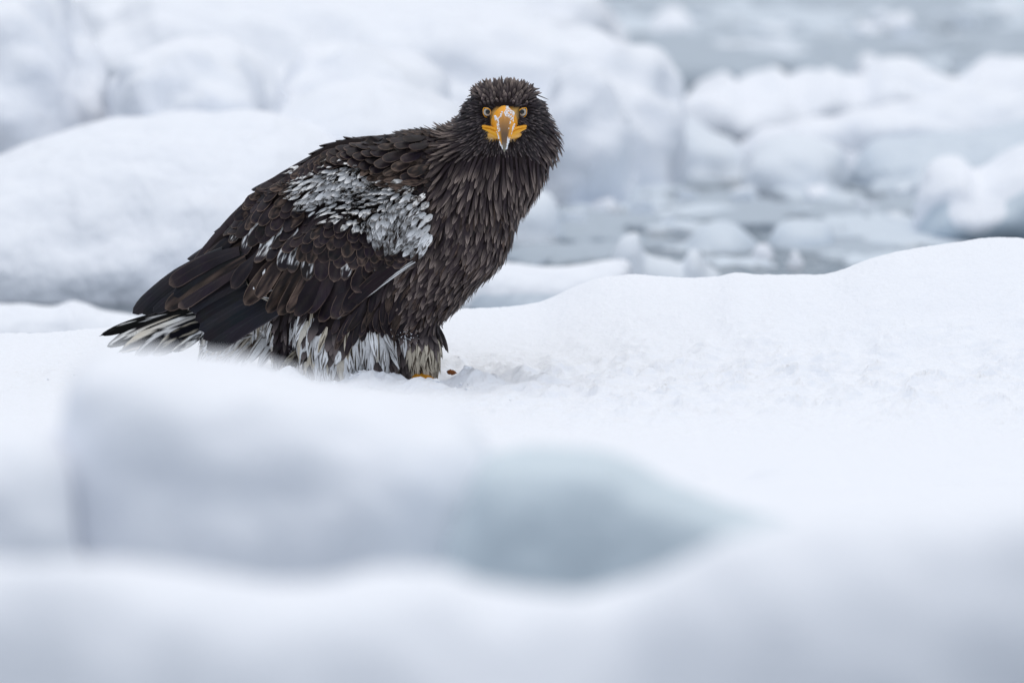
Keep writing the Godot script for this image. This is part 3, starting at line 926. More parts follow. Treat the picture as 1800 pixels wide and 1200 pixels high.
func contour_feathers(root: Node3D, at: Vector3, bv: PackedVector3Array, bn: PackedVector3Array, tri: PackedInt32Array) -> void:
	var cum := PackedFloat32Array()
	var sum := 0.0
	for k in range(0, tri.size(), 3):
		sum += (bv[tri[k + 1]] - bv[tri[k]]).cross(bv[tri[k + 2]] - bv[tri[k]]).length()
		cum.append(sum)
	var Bs := {}
	for name_ in ["crown_plumage", "face_plumage", "neck_hackles", "breast_plumage", "mantle_plumage", "leg_plumage", "flank_plumage", "undertail_plumage"]:
		Bs[name_] = fresh()
	var taken := {}
	var beak := P(886, 214, 0.15)
	var eyes := [Vector2(855, 196), Vector2(920, 196)]
	for trial in 80000:
		var pick := cum.bsearch(rng.randf() * sum)
		if pick >= cum.size(): continue
		var u := rng.randf()
		var w := rng.randf()
		if u + w > 1.0:
			u = 1.0 - u
			w = 1.0 - w
		var i0 := tri[pick * 3]
		var i1 := tri[pick * 3 + 1]
		var i2 := tri[pick * 3 + 2]
		var p := bv[i0] + (bv[i1] - bv[i0]) * u + (bv[i2] - bv[i0]) * w
		var n := (bn[i0] + bn[i1] + bn[i2]).normalized()
		var q := pix(p)
		var k := rng.randf() * 10.0
		var near := n.z > -0.25
		var dir: Vector3
		var gap := 0.008
		var L := 0.03
		var W := 0.01
		var l0 := 0.0005
		var l1 := 0.006
		var shape := 3
		var pat := 1
		var where := "breast_plumage"
		var detail := 1
		var tint := 0.0
		var jit := 0.14
		var head := q.y < 268.0 and q.x > 790.0 and absf(q.x - 886.0) < 112.0 and p.z > -0.04 and (q.y < 232.0 or p.z > 0.07 - absf(q.x - 886.0) * 0.0006)
		if head:
			var dx := q.x - 886.0
			var dy := q.y - 212.0
			var rr := p.distance_to(beak)
			# bare face
			if p.z > 0.08:
				if absf(dx) < 25.0 - 4.0 * exp(-pow((q.y - 215) / 7.0, 2.0)) and q.y > 187.0 + absf(dx) * 0.28 and q.y < 243.0: continue
				if absf(dx) < 14.0 and q.y > 180.0 and q.y < 244.0: continue
				if q.distance_to(eyes[0]) < 11.0 or q.distance_to(eyes[1]) < 11.0: continue
			dir = (p - beak)
			if q.y < 186.0 and (absf(dx) < 40.0 or q.y < 172.0):
				where = "crown_plumage"
				dir = Vector3(dx * 0.0012, 0.10, -0.045) + (p - beak) * 0.4
				L = lerpf(0.009, 0.030, ss(182.0, 160.0, q.y)) * rng.randf_range(0.75, 1.3)
				W = 0.0058
				gap = 0.0044
				l1 = lerpf(0.0015, 0.012, ss(182.0, 160.0, q.y))
				shape = 1
				pat = 1
				jit = 0.22
			else:
				where = "face_plumage"
				var out := ss(0.045, 0.115, rr)
				dir.y -= 0.02 + 0.05 * out
				dir.z -= 0.02
				L = lerpf(0.010, 0.046, out) * rng.randf_range(0.8, 1.2)
				W = lerpf(0.0028, 0.0062, out)
				gap = lerpf(0.0026, 0.0052, out)
				l1 = lerpf(0.002, 0.014, out)
				shape = 1
				pat = 8 if out < 0.55 else 1
				jit = 0.12
			detail = 0 if W < 0.004 else 1
		elif q.x > 775.0 and q.y < 350.0 and not (q.x < 800.0 and q.y < 262.0):
			where = "neck_hackles"
			var dx := q.x - 880.0
			dir = pxdir(dx * 0.004 - 0.12, 1.0, -0.1)
			L = rng.randf_range(0.034, 0.062)
			W = rng.randf_range(0.0058, 0.0095)
			gap = 0.0070
			l1 = 0.011
			shape = 1
			pat = 1
			jit = 0.13
		elif q.x > 515.0 and q.x < 700.0 and (q.y > 572.0 or (q.x < 566.0 and q.y > 545.0)):
			where = "leg_plumage"
			dir = pxdir((q.x - 610.0) * 0.003 - 0.05, 1.0, 0.0)
			L = minf(rng.randf_range(0.035, 0.07), (678.0 - q.y) * 0.001)
			if L < 0.012: continue
			W = rng.randf_range(0.015, 0.027)
			gap = 0.010
			l1 = 0.009
			shape = 1
			var blot := nz2.get_noise_2d(q.x * 0.028, q.y * 0.012 + 3.0)
			pat = 3 if blot < 0.38 else 8
			k = lerpf(2.75, 3.1, rng.randf()) if blot < 0.1 else lerpf(2.0, 2.2, rng.randf())
			tint = -0.28
			jit = 0.22
			detail = 2
		elif q.y > 575.0 and q.x >= 700.0:
			where = "leg_plumage"
			dir = pxdir((q.x - 735.0) * 0.004, 1.0, 0.0)
			L = minf(rng.randf_range(0.025, 0.045), (672.0 - q.y) * 0.001)
			if L < 0.012: continue
			W = rng.randf_range(0.006, 0.010)
			gap = 0.007
			shape = 1
			pat = 3 if q.x > 718.0 and q.y > 592.0 else 8
			tint = 0.0
			k = 2.0 + 0.2 * rng.randf()
			W = rng.randf_range(0.009, 0.015)
			jit = 0.2
			detail = 2
		elif q.x < 545.0 and q.y > 505.0:
			where = "undertail_plumage"
			if q.x > 482.0:
				dir = pxdir(-0.25, 1.0, 0.0)
				L = minf(rng.randf_range(0.03, 0.05), (678.0 - q.y) * 0.001)
				pat = 8
				W = 0.009
			else:
				dir = pxdir(-0.75, 0.75, 0.0)
				L = rng.randf_range(0.045, 0.07)
				pat = 3
				W = 0.011
				tint = -0.35
			if L < 0.012: continue
			gap = 0.009
			shape = 1
			l1 = 0.008
			jit = 0.25
		elif q.y > 500.0 and q.x < 715.0 and q.x > 520.0 and near and q.y > 560.0 - (q.x - 590.0) * 0.74:
			where = "flank_plumage"
			dir = pxdir(-0.38, 0.92, 0.0)
			L = minf(rng.randf_range(0.042, 0.062), (604.0 + 26.0 * nz2.get_noise_2d(q.x * 0.03, 4.0) - q.y) * 0.001)
			if L < 0.02: continue
			W = rng.randf_range(0.014, 0.019)
			gap = 0.0125
			l1 = 0.010
			shape = 1
			pat = 6 if rng.randf() < 0.3 else 0
			tint = -0.2
		elif near and inside(WING, q.x, q.y) and q.x < 700.0:
			continue                                   # laid row by row in make_wing
		elif q.y < 345.0 and q.x > 640.0 or q.x < 640.0:
			where = "mantle_plumage"
			dir = pxdir(-0.85, 0.42, 0.0)
			var big := ss(800.0, 640.0, q.x)
			L = lerpf(0.019, 0.036, big)
			W = lerpf(0.011, 0.024, big)
			gap = lerpf(0.0072, 0.014, big)
			l1 = 0.006
			shape = 3 if big < 0.5 else 0
			pat = 6 if rng.randf() < 0.45 else 0
			tint = -0.15
		else:
			dir = pxdir(-0.20 - 0.35 * ss(350.0, 480.0, q.y), 0.95, -0.05)
			L = rng.randf_range(0.022, 0.050)
			W = rng.randf_range(0.0055, 0.0115)
			jit = 0.26
			if q.y > 470.0:
				L *= 0.85
				W *= 0.9
			gap = 0.0070
			l1 = 0.0065 * rng.randf_range(0.4, 1.3)
			shape = 3 if rng.randf() < 0.35 else 1
			pat = 1 if rng.randf() < 0.8 else 6
		# keep a distance between roots
		var cell := Vector3i((p / 0.006).floor())
		var ok := true
		var reach := int(ceil(gap / 0.006))
		for a in range(-reach, reach + 1):
			for b in range(-reach, reach + 1):
				for c in range(-reach, reach + 1):
					for o in taken.get(cell + Vector3i(a, b, c), []):
						if o.distance_squared_to(p) < gap * gap:
							ok = false
							break
					if not ok: break
				if not ok: break
			if not ok: break
		if not ok: continue
		if not taken.has(cell): taken[cell] = []
		taken[cell].append(p)
		dir = dir.normalized() + Vector3(rng.randfn(), rng.randfn(), rng.randfn()) * jit * 0.6
		lay(Bs[where], p, dir, L, W, l0, l1 * rng.randf_range(0.6, 1.4), shape, pat, k, tint, detail, 0.3)
	for name_ in Bs:
		if Bs[name_].v.size() == 0: continue
		var o := commit(Bs[name_], M.white_feather if name_ in ["leg_plumage", "undertail_plumage"] else M.feather, name_, root, at)
		o.set_meta("kind", "stuff")

func make_wing(root: Node3D, at: Vector3) -> void:
	var wing := Node3D.new()
	wing.name = "wing"
	root.add_child(wing, true)
	var put := func(B: Dictionary, called: String, m: Material): commit(B, m, called, wing, at)
	# primaries, stacked under one another, the lowest outermost
	var prim := [[[515, 440, 60], [312, 535, -10], 40], [[530, 455, 70], [331, 545, 0], 40], [[540, 468, 78], [342, 563, 8], 38], [[548, 480, 84], [349, 580, 14], 36], [[554, 490, 90], [356, 596, 18], 34], [[560, 502, 94], [362, 614, 22], 36]]
	for i in prim.size():
		var B := fresh()
		quill(B, prim[i][0], prim[i][1], prim[i][2], 2, 5, 1.3 + i * 0.77, 7.0, Vector3(-0.10, 0.30, 1.0))
		put.call(B, "primary_feather", M.flight)
	# tertials lying over the tail
	for q in [[[390, 440, 10], [232, 551, -60], 30, 5, 12], [[400, 450, 16], [250, 552, -50], 30, 5, 12], [[410, 455, 22], [268, 548, -38], 30, 5, 10], [[420, 440, 34], [296, 500, -8], 32, 0, 8], [[430, 445, 38], [304, 520, -4], 30, 5, 8], [[430, 450, 40], [289, 543, -8], 32, 6, 6], [[440, 460, 46], [312, 540, 4], 28, 0, 4]]:
		var B := fresh()
		quill(B, q[0], q[1], q[2], 2, q[3], q[0][0] * 0.017, q[4], Vector3(-0.25, 0.5, 1.0), -0.1)
		put.call(B, "tertial_feather", M.flight)
	# far wing: feather tips that show along the back
	for q in [[[720, 238, -20], [592, 249, -60], 16], [[690, 240, -20], [600, 246, -60], 12], [[520, 300, -20], [441, 333, -50], 22], [[470, 350, -30], [375, 408, -60], 20], [[420, 400, -40], [328, 455, -80], 26], [[380, 440, -50], [300, 498, -90], 24]]:
		var B := fresh()
		quill(B, q[0], q[1], q[2], 2, 5, q[0][0] * 0.013, 7.0, Vector3(-0.3, 0.9, 0.35))
		put.call(B, "scapular_feather", M.flight)
	var backline := [[760, 235], [700, 238], [650, 240], [600, 247], [550, 270], [500, 298], [448, 332], [402, 378], [356, 434], [322, 480]]
	for i in 22:
		var s1 := 0.12 + 0.88 * i / 21.0
		var tip := pcurve(backline, s1)
		var rt := pcurve(backline, maxf(0.0, s1 - 0.2))
		var B := fresh()
		quill(B, [rt.x + 4, rt.y + 6, 14 - 50 * s1], [tip.x + 5, tip.y + 6, 4 - 55 * s1], 22, 2, 0, 0.7 + i * 0.61, 3.0, Vector3(-0.35, 0.7, 0.75))
		put.call(B, "scapular_feather", M.feather)
	# greater coverts: [tip x, tip y, length, width, dx, dy, pattern]
	var great := [[332, 487, 110, 30, -0.72, 0.69, 0], [352, 474, 100, 28, -0.70, 0.71, 0], [369, 500, 96, 30, -0.62, 0.78, 6], [389, 506, 96, 30, -0.62, 0.78, 0], [408, 505, 96, 30, -0.60, 0.80, 0], [434, 531, 108, 34, -0.60, 0.80, 6], [452, 522, 92, 26, -0.55, 0.83, 6], [472, 544, 104, 32, -0.55, 0.83, 6], [492, 549, 104, 30, -0.52, 0.85, 6], [508, 546, 96, 26, -0.50, 0.86, 6], [523, 555, 104, 34, -0.48, 0.88, 0], [546, 552, 90, 28, -0.45, 0.89, 0], [566, 568, 96, 36, -0.40, 0.92, 0], [588, 560, 92, 30, -0.45, 0.89, 0], [606, 548, 88, 28, -0.5, 0.86, 0]]
	var q0 := 0.0
	for f in great:
		wing_feather(wing, at, "greater_covert", f, 0.004, 0.013, 0)
	# leading edge of the folded wing: long, half white feather
	for f in [[[712, 446, 150], [606, 545, 134], 20, 0], [[722, 452, 154], [596, 556, 132], 18, 0], [[729, 459, 150], [590, 562, 124], 11, 9]]:
		var B := fresh()
		quill(B, f[0], f[1], f[2], 2, f[3], 3.1 + f[2], 4.0, Vector3(0.2, 0.15, 1.0))
		put.call(B, "alula_feather", M.feather)
	# median coverts
	var med := [[396, 418, 74, 26, -0.55, 0.83, 0], [412, 431, 78, 28, -0.32, 0.95, 7], [433, 450, 80, 30, -0.25, 0.97, 7], [457, 466, 84, 32, -0.33, 0.94, 7], [478, 462, 76, 28, -0.33, 0.94, 7], [499, 474, 80, 32, -0.25, 0.97, 7], [516, 475, 76, 28, -0.2, 0.98, 7], [541, 485, 78, 30, -0.22, 0.97, 7], [565, 486, 76, 32, -0.15, 0.98, 0], [588, 487, 76, 30, -0.2, 0.98, 0], [604, 484, 70, 24, -0.25, 0.97, 7], [625, 516, 92, 36, -0.3, 0.95, 0], [640, 491, 76, 32, -0.3, 0.95, 0], [662, 482, 70, 26, -0.4, 0.91, 7], [684, 470, 62, 24, -0.45, 0.89, 7], [704, 462, 56, 20, -0.5, 0.86, 7]]
	for f in med:
		wing_feather(wing, at, "median_covert", f, 0.010, 0.018, 0)
	# lesser coverts: rows between the scapulars and the median coverts
	var up := [[424, 356], [462, 336], [506, 356], [548, 394], [600, 414], [660, 434], [738, 455]]
	var low := [[400, 412], [438, 428], [488, 444], [540, 456], [590, 462], [640, 470], [716, 468]]
	var rows := 6
	for j in range(rows - 1, -1, -1):
		var fj := float(j) / (rows - 1)
		var cnt := int(lerpf(17, 14, fj))
		for i in cnt:
			var s := (i + (0.5 if j % 2 else 0.0)) / cnt
			var c := pcurve(up, s).lerp(pcurve(low, s), fj) + Vector2(rng.randfn() * 2.0, rng.randfn() * 2.5)
			var wd := lerpf(21, 29, fj) * rng.randf_range(0.88, 1.12)
			var f := [c.x, c.y, wd * rng.randf_range(1.7, 2.1), wd, lerpf(-0.52, -0.32, s) + rng.randfn() * 0.08, 0.9, 6 if rng.randf() < 0.16 else 0]
			wing_feather(wing, at, "lesser_covert", f, 0.012 + 0.004 * (1.0 - fj), 0.021, 0)
	# scapulars: rows along the back above the white patch
	var su := [[462, 342], [512, 311], [563, 286], [611, 268], [670, 259], [740, 254]]
	var sl := [[470, 345], [522, 318], [565, 306], [612, 297], [665, 312], [735, 335]]
	rows = 5
	for j in range(rows - 1, -1, -1):
		var fj := float(j) / (rows - 1)
		var cnt := 13
		for i in cnt:
			var s := (i + (0.5 if j % 2 else 0.0)) / cnt
			var c := pcurve(su, s).lerp(pcurve(sl, s), fj) + Vector2(rng.randfn() * 2.0, rng.randfn() * 2.0)
			var wd := lerpf(30, 19, s) * rng.randf_range(0.9, 1.1)
			var f := [c.x, c.y, wd * 1.8, wd, lerpf(-0.82, -0.72, s) + rng.randfn() * 0.06, lerpf(0.40, 0.55, fj), 6 if rng.randf() < 0.25 else 0]
			wing_feather(wing, at, "scapular_feather", f, 0.020 + 0.010 * (1.0 - fj), 0.036 - 0.004 * fj, 0)
	# white patch on the bend of the wing: small streaked feathers, laid from the lowest up
	var spots := []
	for k in 6500:
		var q := Vector2(rng.randf_range(490, 755), rng.randf_range(280, 445))
		if not inside(PATCH, q.x + rng.randfn() * 5.0, q.y + rng.randfn() * 5.0): continue
		if q.y < 300.0 and q.x < 560.0: continue
		var free := true
		for o in spots:
			if absf(o.x - q.x) < 6.8 and absf(o.y - q.y) < 6.8:
				free = false
				break
		if free: spots.append(q)
	spots.sort_custom(func(a, b): return a.y > b.y)
	for q in spots:
		var wd := rng.randf_range(9, 14)
		var mottle := 0.44 + 0.9 * nz2.get_noise_2d(q.x * 0.035, q.y * 0.035) + rng.randfn() * 0.22
		var f := [q.x - 3, q.y + 7, rng.randf_range(14, 22), wd, -0.5 + rng.randfn() * 0.15, 0.86, 2]
		wing_feather(wing, at, "patch_feather", f, 0.024, 0.028 + rng.randf() * 0.004, 3, mottle)
	# rumpled brown tuft over the bend of the wing
	for k in 9:
		var f := [640 + k * 8 + rng.randfn() * 4, 318 + k * 2.2 + rng.randfn() * 5, 34, 15, -0.8 + rng.randfn() * 0.2, 0.35 + rng.randfn() * 0.2, 6]
		wing_feather(wing, at, "shoulder_feather", f, 0.028, 0.036, 3, 0.25)

func wing_feather(wing: Node3D, at: Vector3, called: String, f: Array, l0: float, l1: float, shape: int, tint := -0.15) -> void:
	var d := Vector2(f[4], f[5]).normalized()
	var r: Vector2 = Vector2(f[0], f[1]) - d * f[2]
	var a := front(r.x, r.y)
	var b := front(f[0], f[1])
	var B := fresh()
	var n := 5
	var pts := PackedVector3Array()
	var ns := PackedVector3Array()
	var prev := a
	for i in n + 1:
		var t := float(i) / n
		var q: Vector2 = r.lerp(Vector2(f[0], f[1]), t)
		var p := front(q.x, q.y)
		# a stiff vane does not follow steep dips of the body
		if i > 0 and prev.z - p.z > 0.5 * f[2] * 0.001 / n: p = P(q.x, q.y, prev.z - 0.5 * f[2] * 0.001 / n)
		prev = p
		var g := grad(p)
		var nn := Vector3(g.x, g.y, g.z)
		if nn.z < 0.3: nn = (nn + Vector3(0, 0, 0.8)).normalized()
		pts.append(p + nn * lerpf(l0 * 0.3, l1, pow(t, 1.2)) * lerpf(0.03, 0.8, ss(0.2, 0.9, nn.z)))
		ns.append(nn)
	vane(B, pts, ns, f[3] * 0.001, shape, f[6], rng.randf() * 10.0, tint if f[6] != 7 else -0.05, 2 if f[6] != 0 else 1, 0.14, 0.30 if f[6] == 2 else 0.0)
	commit(B, M.white_feather if f[6] == 2 else M.feather, called, wing, at)

func make_tail(root: Node3D, at: Vector3) -> void:
	var tail := Node3D.new()
	tail.name = "tail"
	root.add_child(tail, true)
	# [root, tip, width, how dark]
	var rect := [[[350, 540, -95], [180, 588, -150], 20, 0.30], [[358, 540, -90], [194, 606, -138], 32, -0.05], [[366, 548, -80], [212, 617, -122], 34, 0.12], [[376, 552, -68], [240, 622, -104], 36, -0.18], [[386, 556, -58], [272, 620, -88], 34, 0.10], [[394, 560, -52], [304, 614, -78], 30, 0.02], [[398, 562, -50], [326, 604, -72], 22, 0.15]]
	for i in rect.size():
		var B := fresh()
		quill(B, rect[i][0], rect[i][1], rect[i][2], 4, 4, 0.37 + i * 1.13, 5.0, Vector3(-0.2, 0.45, 1.0), rect[i][3], 2, 0.07)
		commit(B, M.white_feather, "tail_feather", tail, at)
	for i in 14:
		var B := fresh()
		var x := 345.0 + i * 9.0
		quill(B, [x + 50, 560, -40 + i * 2], [x - 6 + rng.randfn() * 6, 646 + rng.randfn() * 6, -30 + i * 2], 26, 1, 3, rng.randf() * 10.0, 2.0, Vector3(-0.2, 0.2, 1.0), -0.3, 2, 0.05)
		commit(B, M.white_feather, "undertail_covert", tail, at)

func make_head(root: Node3D, at: Vector3) -> void:
	# ---- bill: upper mandible lofted along its hooked curve
	var bill := fresh()
	var c0 := P(886.5, 214, 0.122)
	# height over c0 (mm), forward (mm), half width, half height
	var sec := [[0, -8, 26, 33], [0, 6, 25.5, 32], [-1, 18, 24, 30], [-3, 30, 21, 27.5], [-8, 41, 17.5, 23], [-15, 50, 14, 18.5], [-23, 56, 10.5, 14], [-31, 59, 7.5, 10], [-38, 59.5, 5, 7], [-44, 58.5, 3.0, 4], [-49, 57, 0.8, 1]]
	var m := 28
	for i in sec.size():
		var s: Array = sec[i]
		var a: Array = sec[maxi(i - 1, 0)]
		var b: Array = sec[mini(i + 1, sec.size() - 1)]
		var tan := Vector3(0, b[0] - a[0], b[1] - a[1]).normalized()
		var up := Vector3(0, tan.z, -tan.y)
		var t := float(i) / (sec.size() - 1)
		for j in m + 1:
			var an := TAU * j / m
			var cx := sin(an)
			var cy := cos(an)
			# a keel along the culmen, flat sides, flatter below
			var wx: float = s[2] * cx * (1.0 - 0.16 * maxf(cy, 0.0) * maxf(cy, 0.0))
			var hy: float = s[3] * (cy if cy > 0.0 else cy * 0.62)
			bill.v.append(c0 + Vector3(wx, s[0], s[1]) * 0.001 + up * hy * 0.001)
			bill.n.append(Vector3.ZERO)
			var col := Color(0.86, 0.36, 0.012)
			var nse := nz2.get_noise_3d(cx * 2.0, cy * 2.0, t * 6.0)
			if i < 3: col = col.lerp(Color(0.80, 0.47, 0.16), clampf(0.25 + 0.6 * absf(cx) + 0.4 * nse, 0, 1) * 0.6)
			# brown horn along the ridge, greenish grey at the hook
			var ridge := ss(0.45, 0.9, cy + 0.15 * nse) * ss(0.28, 0.45, t)
			col = col.lerp(Color(0.30, 0.145, 0.045), ridge * 0.9)
			col = col.lerp(Color(0.095, 0.06, 0.04), ridge * ss(0.42, 0.62, t) * 0.85)
			col = col.lerp(Color(0.20, 0.19, 0.15), ss(0.70, 0.88, t + 0.05 * nse))
			bill.c.append(col)
	for i in sec.size() - 1:
		for j in m:
			var k := i * (m + 1) + j
			bill.i.append_array([k, k + 1, k + m + 1, k + 1, k + m + 2, k + m + 1])
	bill.n = normals_of(bill.v, bill.i)
	var beak := commit(bill, M.bill, "beak", root, at)
	# ---- gape and lower mandible
	var jaw := fresh()
	var yel := Color(0.84, 0.37, 0.012)
	for s: float in [-1.0, 1.0]:
		var q := func(x: float, y: float, z: float) -> Vector3: return P(886.5 + s * x, y, z * 0.001)
		var zf := front(886.5 + s * 36.0, 223.0).z * 1000.0
		tube(jaw, [q.call(39.5, 222.0, zf + 1), q.call(38.3, 221.6, zf + 3), q.call(35, 222, zf + 6), q.call(29, 223, zf + 11), q.call(22, 224.5, zf + 20), q.call(15, 227, zf + 30), q.call(7, 231, zf + 36)], [0.0002, 0.0019, 0.0027, 0.0023, 0.0023, 0.0028, 0.002], yel, 10, 0.9)
		tube(jaw, [q.call(38, 225.0, zf + 2), q.call(31, 227.5, zf + 7), q.call(24, 230, zf + 15), q.call(15, 234, zf + 25), q.call(5, 240, zf + 33)], [0.0015, 0.0026, 0.0042, 0.0055, 0.004], Color(0.84, 0.40, 0.02), 10, 0.9)
		tube(jaw, [q.call(28, 235.5, zf - 2), q.call(24, 236.5, zf + 12), q.call(14, 237.5, zf + 22), q.call(3, 240, zf + 28)], [0.0045, 0.0052, 0.006, 0.005], Color(0.80, 0.42, 0.08), 10, 0.9)
	commit(jaw, M.bill, "lower_mandible", root, at)
	# ---- snow caked on the bill
	var crust := fresh()
	rng.seed = 99
	var bvv: PackedVector3Array = bill.v
	var bnn: PackedVector3Array = bill.n
	for k in 5200:
		var i := rng.randi_range(1, sec.size() - 2)
		var j := rng.randi_range(0, m - 1)
		var an := TAU * (j + rng.randf()) / m
		var cyy := cos(an)
		if cyy < -0.1: continue
		var fr := rng.randf()
		var ti := i + fr
		var side := absf(sin(an))
		var want := -1.0
		if ti < 3.9 and ti > 1.9 and cyy > 0.55: want = 0.22                      # across the brow of the bill
		if ti >= 3.2 and ti < 7.0 and side > 0.62 and side < 0.98: want = 0.28 if sin(an) > 0.0 else 0.02
		if ti >= 7.0 and ti < 8.8 and side > 0.75: want = -0.05
		if nz2.get_noise_3d(sin(an) * 1.3, cyy * 1.3, ti * 0.45) + want < 0.12: continue
		var id := i * (m + 1) + j
		var r := rng.randf_range(0.0005, 0.0013)
		var p := bvv[id].lerp(bvv[id + m + 1], fr).lerp(bvv[id + 1].lerp(bvv[id + m + 2], fr), fposmod(an * m / TAU, 1.0)) + at
		ball(crust, p + bnn[id] * r * 0.4, Vector3(r, r, r), Color.WHITE, 0.5, 4)
	var cr := commit(crust, M.crumb, "snow_crust", beak, at)
	cr.set_meta("kind", "stuff")
	# ---- eyes
	for s: float in [-1.0, 1.0]:
		var px: float = 887.5 + s * 33.0
		var p := front(px, 196.5)
		var to := (eye - p).normalized()
		var side := Vector3(1, 0, 0)
		var look: Vector3 = (to + side * s * 0.28).normalized()
		var bs := Basis.looking_at(-look, Vector3.UP)          # +z of this basis looks out of the eye
		var c: Vector3 = p - look * 0.0052
		var eb := fresh()
		ball(eb, c, Vector3.ONE * 0.0094, Color.WHITE, 0.0, 12)
		var e := commit(eb, M.eyeball, "eye", root, at)
		var gaze: Vector3 = (to * 1.0 - side * s * 0.16).normalized()
		for ring in [["iris", 0.00952, 49.0, M.iris], ["pupil", 0.00966, 25.0, M.pupil]]:
			var B := fresh()
			var u := gaze.cross(Vector3.UP).normalized()
			var w := u.cross(gaze)
			B.v.append(c + gaze * ring[1])
			B.n.append(gaze)
			for r in 6:
				var th := deg_to_rad(ring[2] * (r + 1) / 6.0)
				for j in 25:
					var an := TAU * j / 24.0
					var d: Vector3 = gaze * cos(th) + (u * cos(an) + w * sin(an)) * sin(th)
					B.v.append(c + d * ring[1])
					B.n.append(d)
			for j in 24:
				B.i.append_array([0, 1 + j, 2 + j])
				for r in 5:
					var k := 1 + r * 25 + j
					B.i.append_array([k, k + 25, k + 1, k + 1, k + 25, k + 26])
			commit(B, ring[3], ring[0], e, at)
		# yellow lids: an oval with a flat, slanting upper edge
		var lid := fresh()
		var pts := []
		var rad := []
		for j in 29:
			var an := TAU * j / 28.0
			var x := cos(an) * 6.7
			var y := sin(an) * 9.3
			if y > 5.0: y = 5.0 + (y - 5.0) * 0.3
			y += (x * s * 0.28) if y > 0.0 else 0.0
			var q: Vector3 = c + side * x * 0.001 + Vector3(0, y * 0.001, 0)
			q += to * sqrt(maxf(0.0, 0.0098 * 0.0098 - (x * x + y * y) * 1e-6) + 4e-6)
			pts.append(q)
			rad.append(0.0005 if y < 3.0 else 0.0008)
		tube(lid, pts, rad, yel, 8)
		commit(lid, M.bill, "eyelid", e, at)

func make_feet(root: Node3D, at: Vector3) -> void:
	rng.seed = 5
	for f in [[738.0, 650.0, 0.080, 0.3], [610.0, 652.0, 0.085, 0.2]]:
		var foot := Node3D.new()
		foot.name = "foot"
		root.add_child(foot, true)
		var c := P(f[0], f[1], f[2])
		c.y = -0.004
		var B := fresh()
		tube(B, [c + Vector3(-0.004, 0.05, -0.01), c + Vector3(0, 0.01, 0), c + Vector3(0.002, -0.006, 0.004)], [0.012, 0.0125, 0.010], Color.WHITE, 12)
		commit(B, M.toe, "tarsus", foot, at)
		for an in [-1.3, -0.6, 0.1, 2.8]:
			var d := Vector3(sin(an + f[3] + 0.6), 0, cos(an + f[3] + 0.6))
			var T := fresh()
			var L := 0.040 if an < 3.0 else 0.03
			tube(T, [c, c + d * L * 0.35 + Vector3(0, 0.006, 0), c + d * L * 0.7 + Vector3(0, -0.002, 0), c + d * L + Vector3(0, -0.008, 0)], [0.009, 0.0095, 0.0085, 0.006], Color.WHITE, 12)
			commit(T, M.toe, "toe", foot, at)
			var K := fresh()
			tube(K, [c + d * L + Vector3(0, -0.007, 0), c + d * (L + 0.012) + Vector3(0, -0.006, 0), c + d * (L + 0.024) + Vector3(0, -0.016, 0), c + d * (L + 0.028) + Vector3(0, -0.028, 0)], [0.0055, 0.005, 0.003, 0.0004], Color.WHITE, 10)
			commit(K, M.claw, "talon", foot, at)
	# dark plumes hanging beside the front leg
	for k in 6:
		var Q := fresh()
		quill(Q, [752 + k * 3, 548 + k * 4, 40], [768 + k * 4 + rng.randfn() * 2, 596 + k * 5 + rng.randfn() * 4, 52], 9, 1, 8, k * 1.7, 2.0, Vector3(0.3, 0.1, 1.0), 0.0, 1)
		commit(Q, M.feather, "thigh_plume", root, at)
	# crumbs of snow caught in the belly feathers
	var B := fresh()
	for k in 40:
		var p := front(718 + rng.randfn() * 12, 592 + rng.randfn() * 9)
		ball(B, p + Vector3(0, 0, 0.009), Vector3.ONE * 0.0004 * exp(absf(rng.randfn()) * 0.6), Color.WHITE, 0.4, 5)
	for k in 26:
		var p := front(515 + rng.randfn() * 10, 600 + rng.randfn() * 18)
		ball(B, p + Vector3(0, 0, 0.010), Vector3.ONE * 0.0003 * exp(absf(rng.randfn()) * 0.6), Color.WHITE, 0.4, 5)
	var o := commit(B, M.crumb, "clinging_snow", root, at)
	o.set_meta("kind", "stuff")

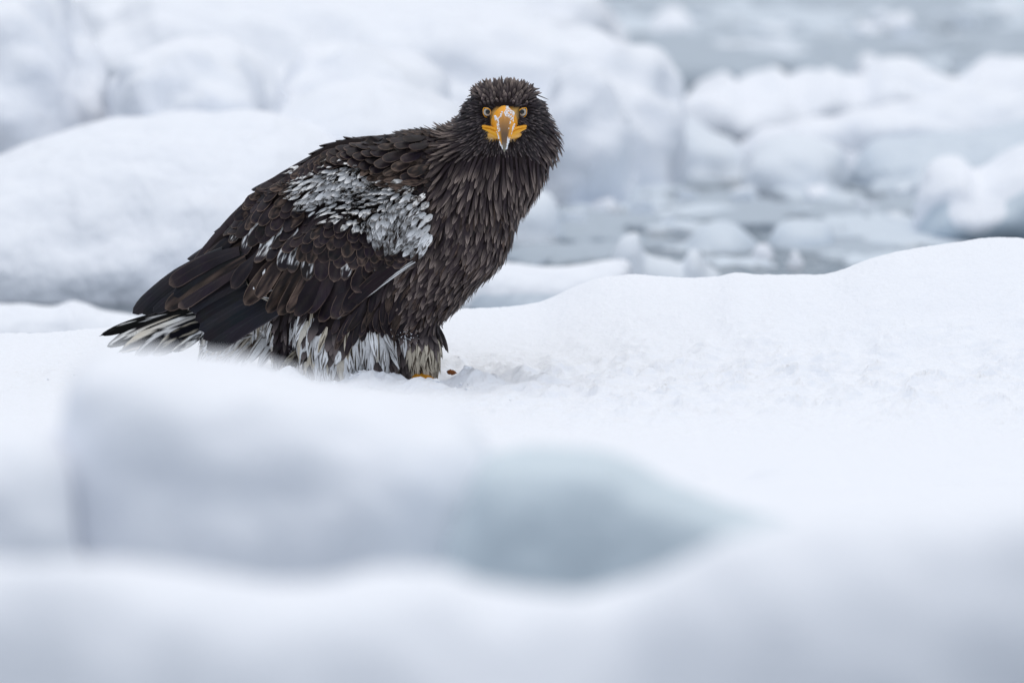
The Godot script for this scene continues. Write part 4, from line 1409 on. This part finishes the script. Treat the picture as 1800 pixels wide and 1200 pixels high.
func make_crumbs() -> void:
	# crumbled snow kicked about round the eagle
	rng.seed = 77
	var B := fresh()
	ball(B, Vector3.ZERO, Vector3.ONE, Color.WHITE, 0.0, 6)
	for i in B.v.size():
		var d: Vector3 = B.v[i]
		B.v[i] = d * (1.0 + 0.55 * nz2.get_noise_3d(d.x * 1.5, d.y * 1.5, d.z * 1.5) + 0.25 * nz2.get_noise_3d(d.x * 4.0, d.y * 4.0, d.z * 4.0))
	B.n = normals_of(B.v, B.i)
	var arr := []
	arr.resize(Mesh.ARRAY_MAX)
	arr[Mesh.ARRAY_VERTEX] = B.v
	arr[Mesh.ARRAY_NORMAL] = B.n
	arr[Mesh.ARRAY_INDEX] = B.i
	var me := ArrayMesh.new()
	me.add_surface_from_arrays(Mesh.PRIMITIVE_TRIANGLES, arr)
	me.surface_set_material(0, M.crumb)
	var mm := MultiMesh.new()
	mm.transform_format = MultiMesh.TRANSFORM_3D
	mm.mesh = me
	var list := []
	for k in 700:
		var x := rng.randf_range(-0.95, 0.98)
		var z := 0.16 + rng.randfn() * 0.30
		if x < -0.05: z = 0.12 + rng.randfn() * 0.10
		if z < -0.4 or x > 0.0: continue
		var dens := 0.5 + 0.9 * nz2.get_noise_2d(x * 9.0, z * 6.0)
		if x < -0.05 and x > -0.5: dens *= 1.0
		elif x <= -0.5: dens *= 0.12
		elif x > 0.25: dens *= 0.55
		if rng.randf() > dens: continue
		var r := 0.0018 * exp(absf(rng.randfn()) * 0.75)
		r = minf(r, 0.011)
		var b := Basis.from_euler(Vector3(rng.randf() * 6.0, rng.randf() * 6.0, rng.randf() * 6.0)).scaled(Vector3(r, r * rng.randf_range(0.6, 0.9), r))
		list.append(Transform3D(b, Vector3(x, snow_h(x, z) - r * 0.25, z)))
	mm.instance_count = list.size()
	for k in list.size():
		mm.set_instance_transform(k, list[k])
	var o := MultiMeshInstance3D.new()
	o.multimesh = mm
	o.name = "snow_crumbs"
	add_child(o)
	tag(o, "crumbled snow scattered over the trampled floe round the eagle", "snow", "", "stuff")

func make_scraps() -> void:
	var p := P(793, 657, 0.06)
	p.y = maxf(snow_h(p.x, p.z), p.y) + 0.003
	p.x = P(793, 657, 0.06).x
	var B := fresh()
	var n := 14
	ball(B, Vector3.ZERO, Vector3(0.0075, 0.0045, 0.006), Color.WHITE, 0.35, 9)
	for i in B.v.size():
		var q: Vector3 = B.v[i]
		# one end drawn out to a blunt point
		if q.x > 0.0: q = Vector3(q.x * 1.25, q.y * (1.0 - q.x * 60.0) - q.x * 0.15, q.z * (1.0 - q.x * 45.0))
		B.v[i] = q
	B.n = normals_of(B.v, B.i)
	var o := commit(B, M.scrap, "food_scrap", self)
	o.position = p
	tag(o, "small orange brown scrap lying on the snow beside the eagle's foot", "scrap")
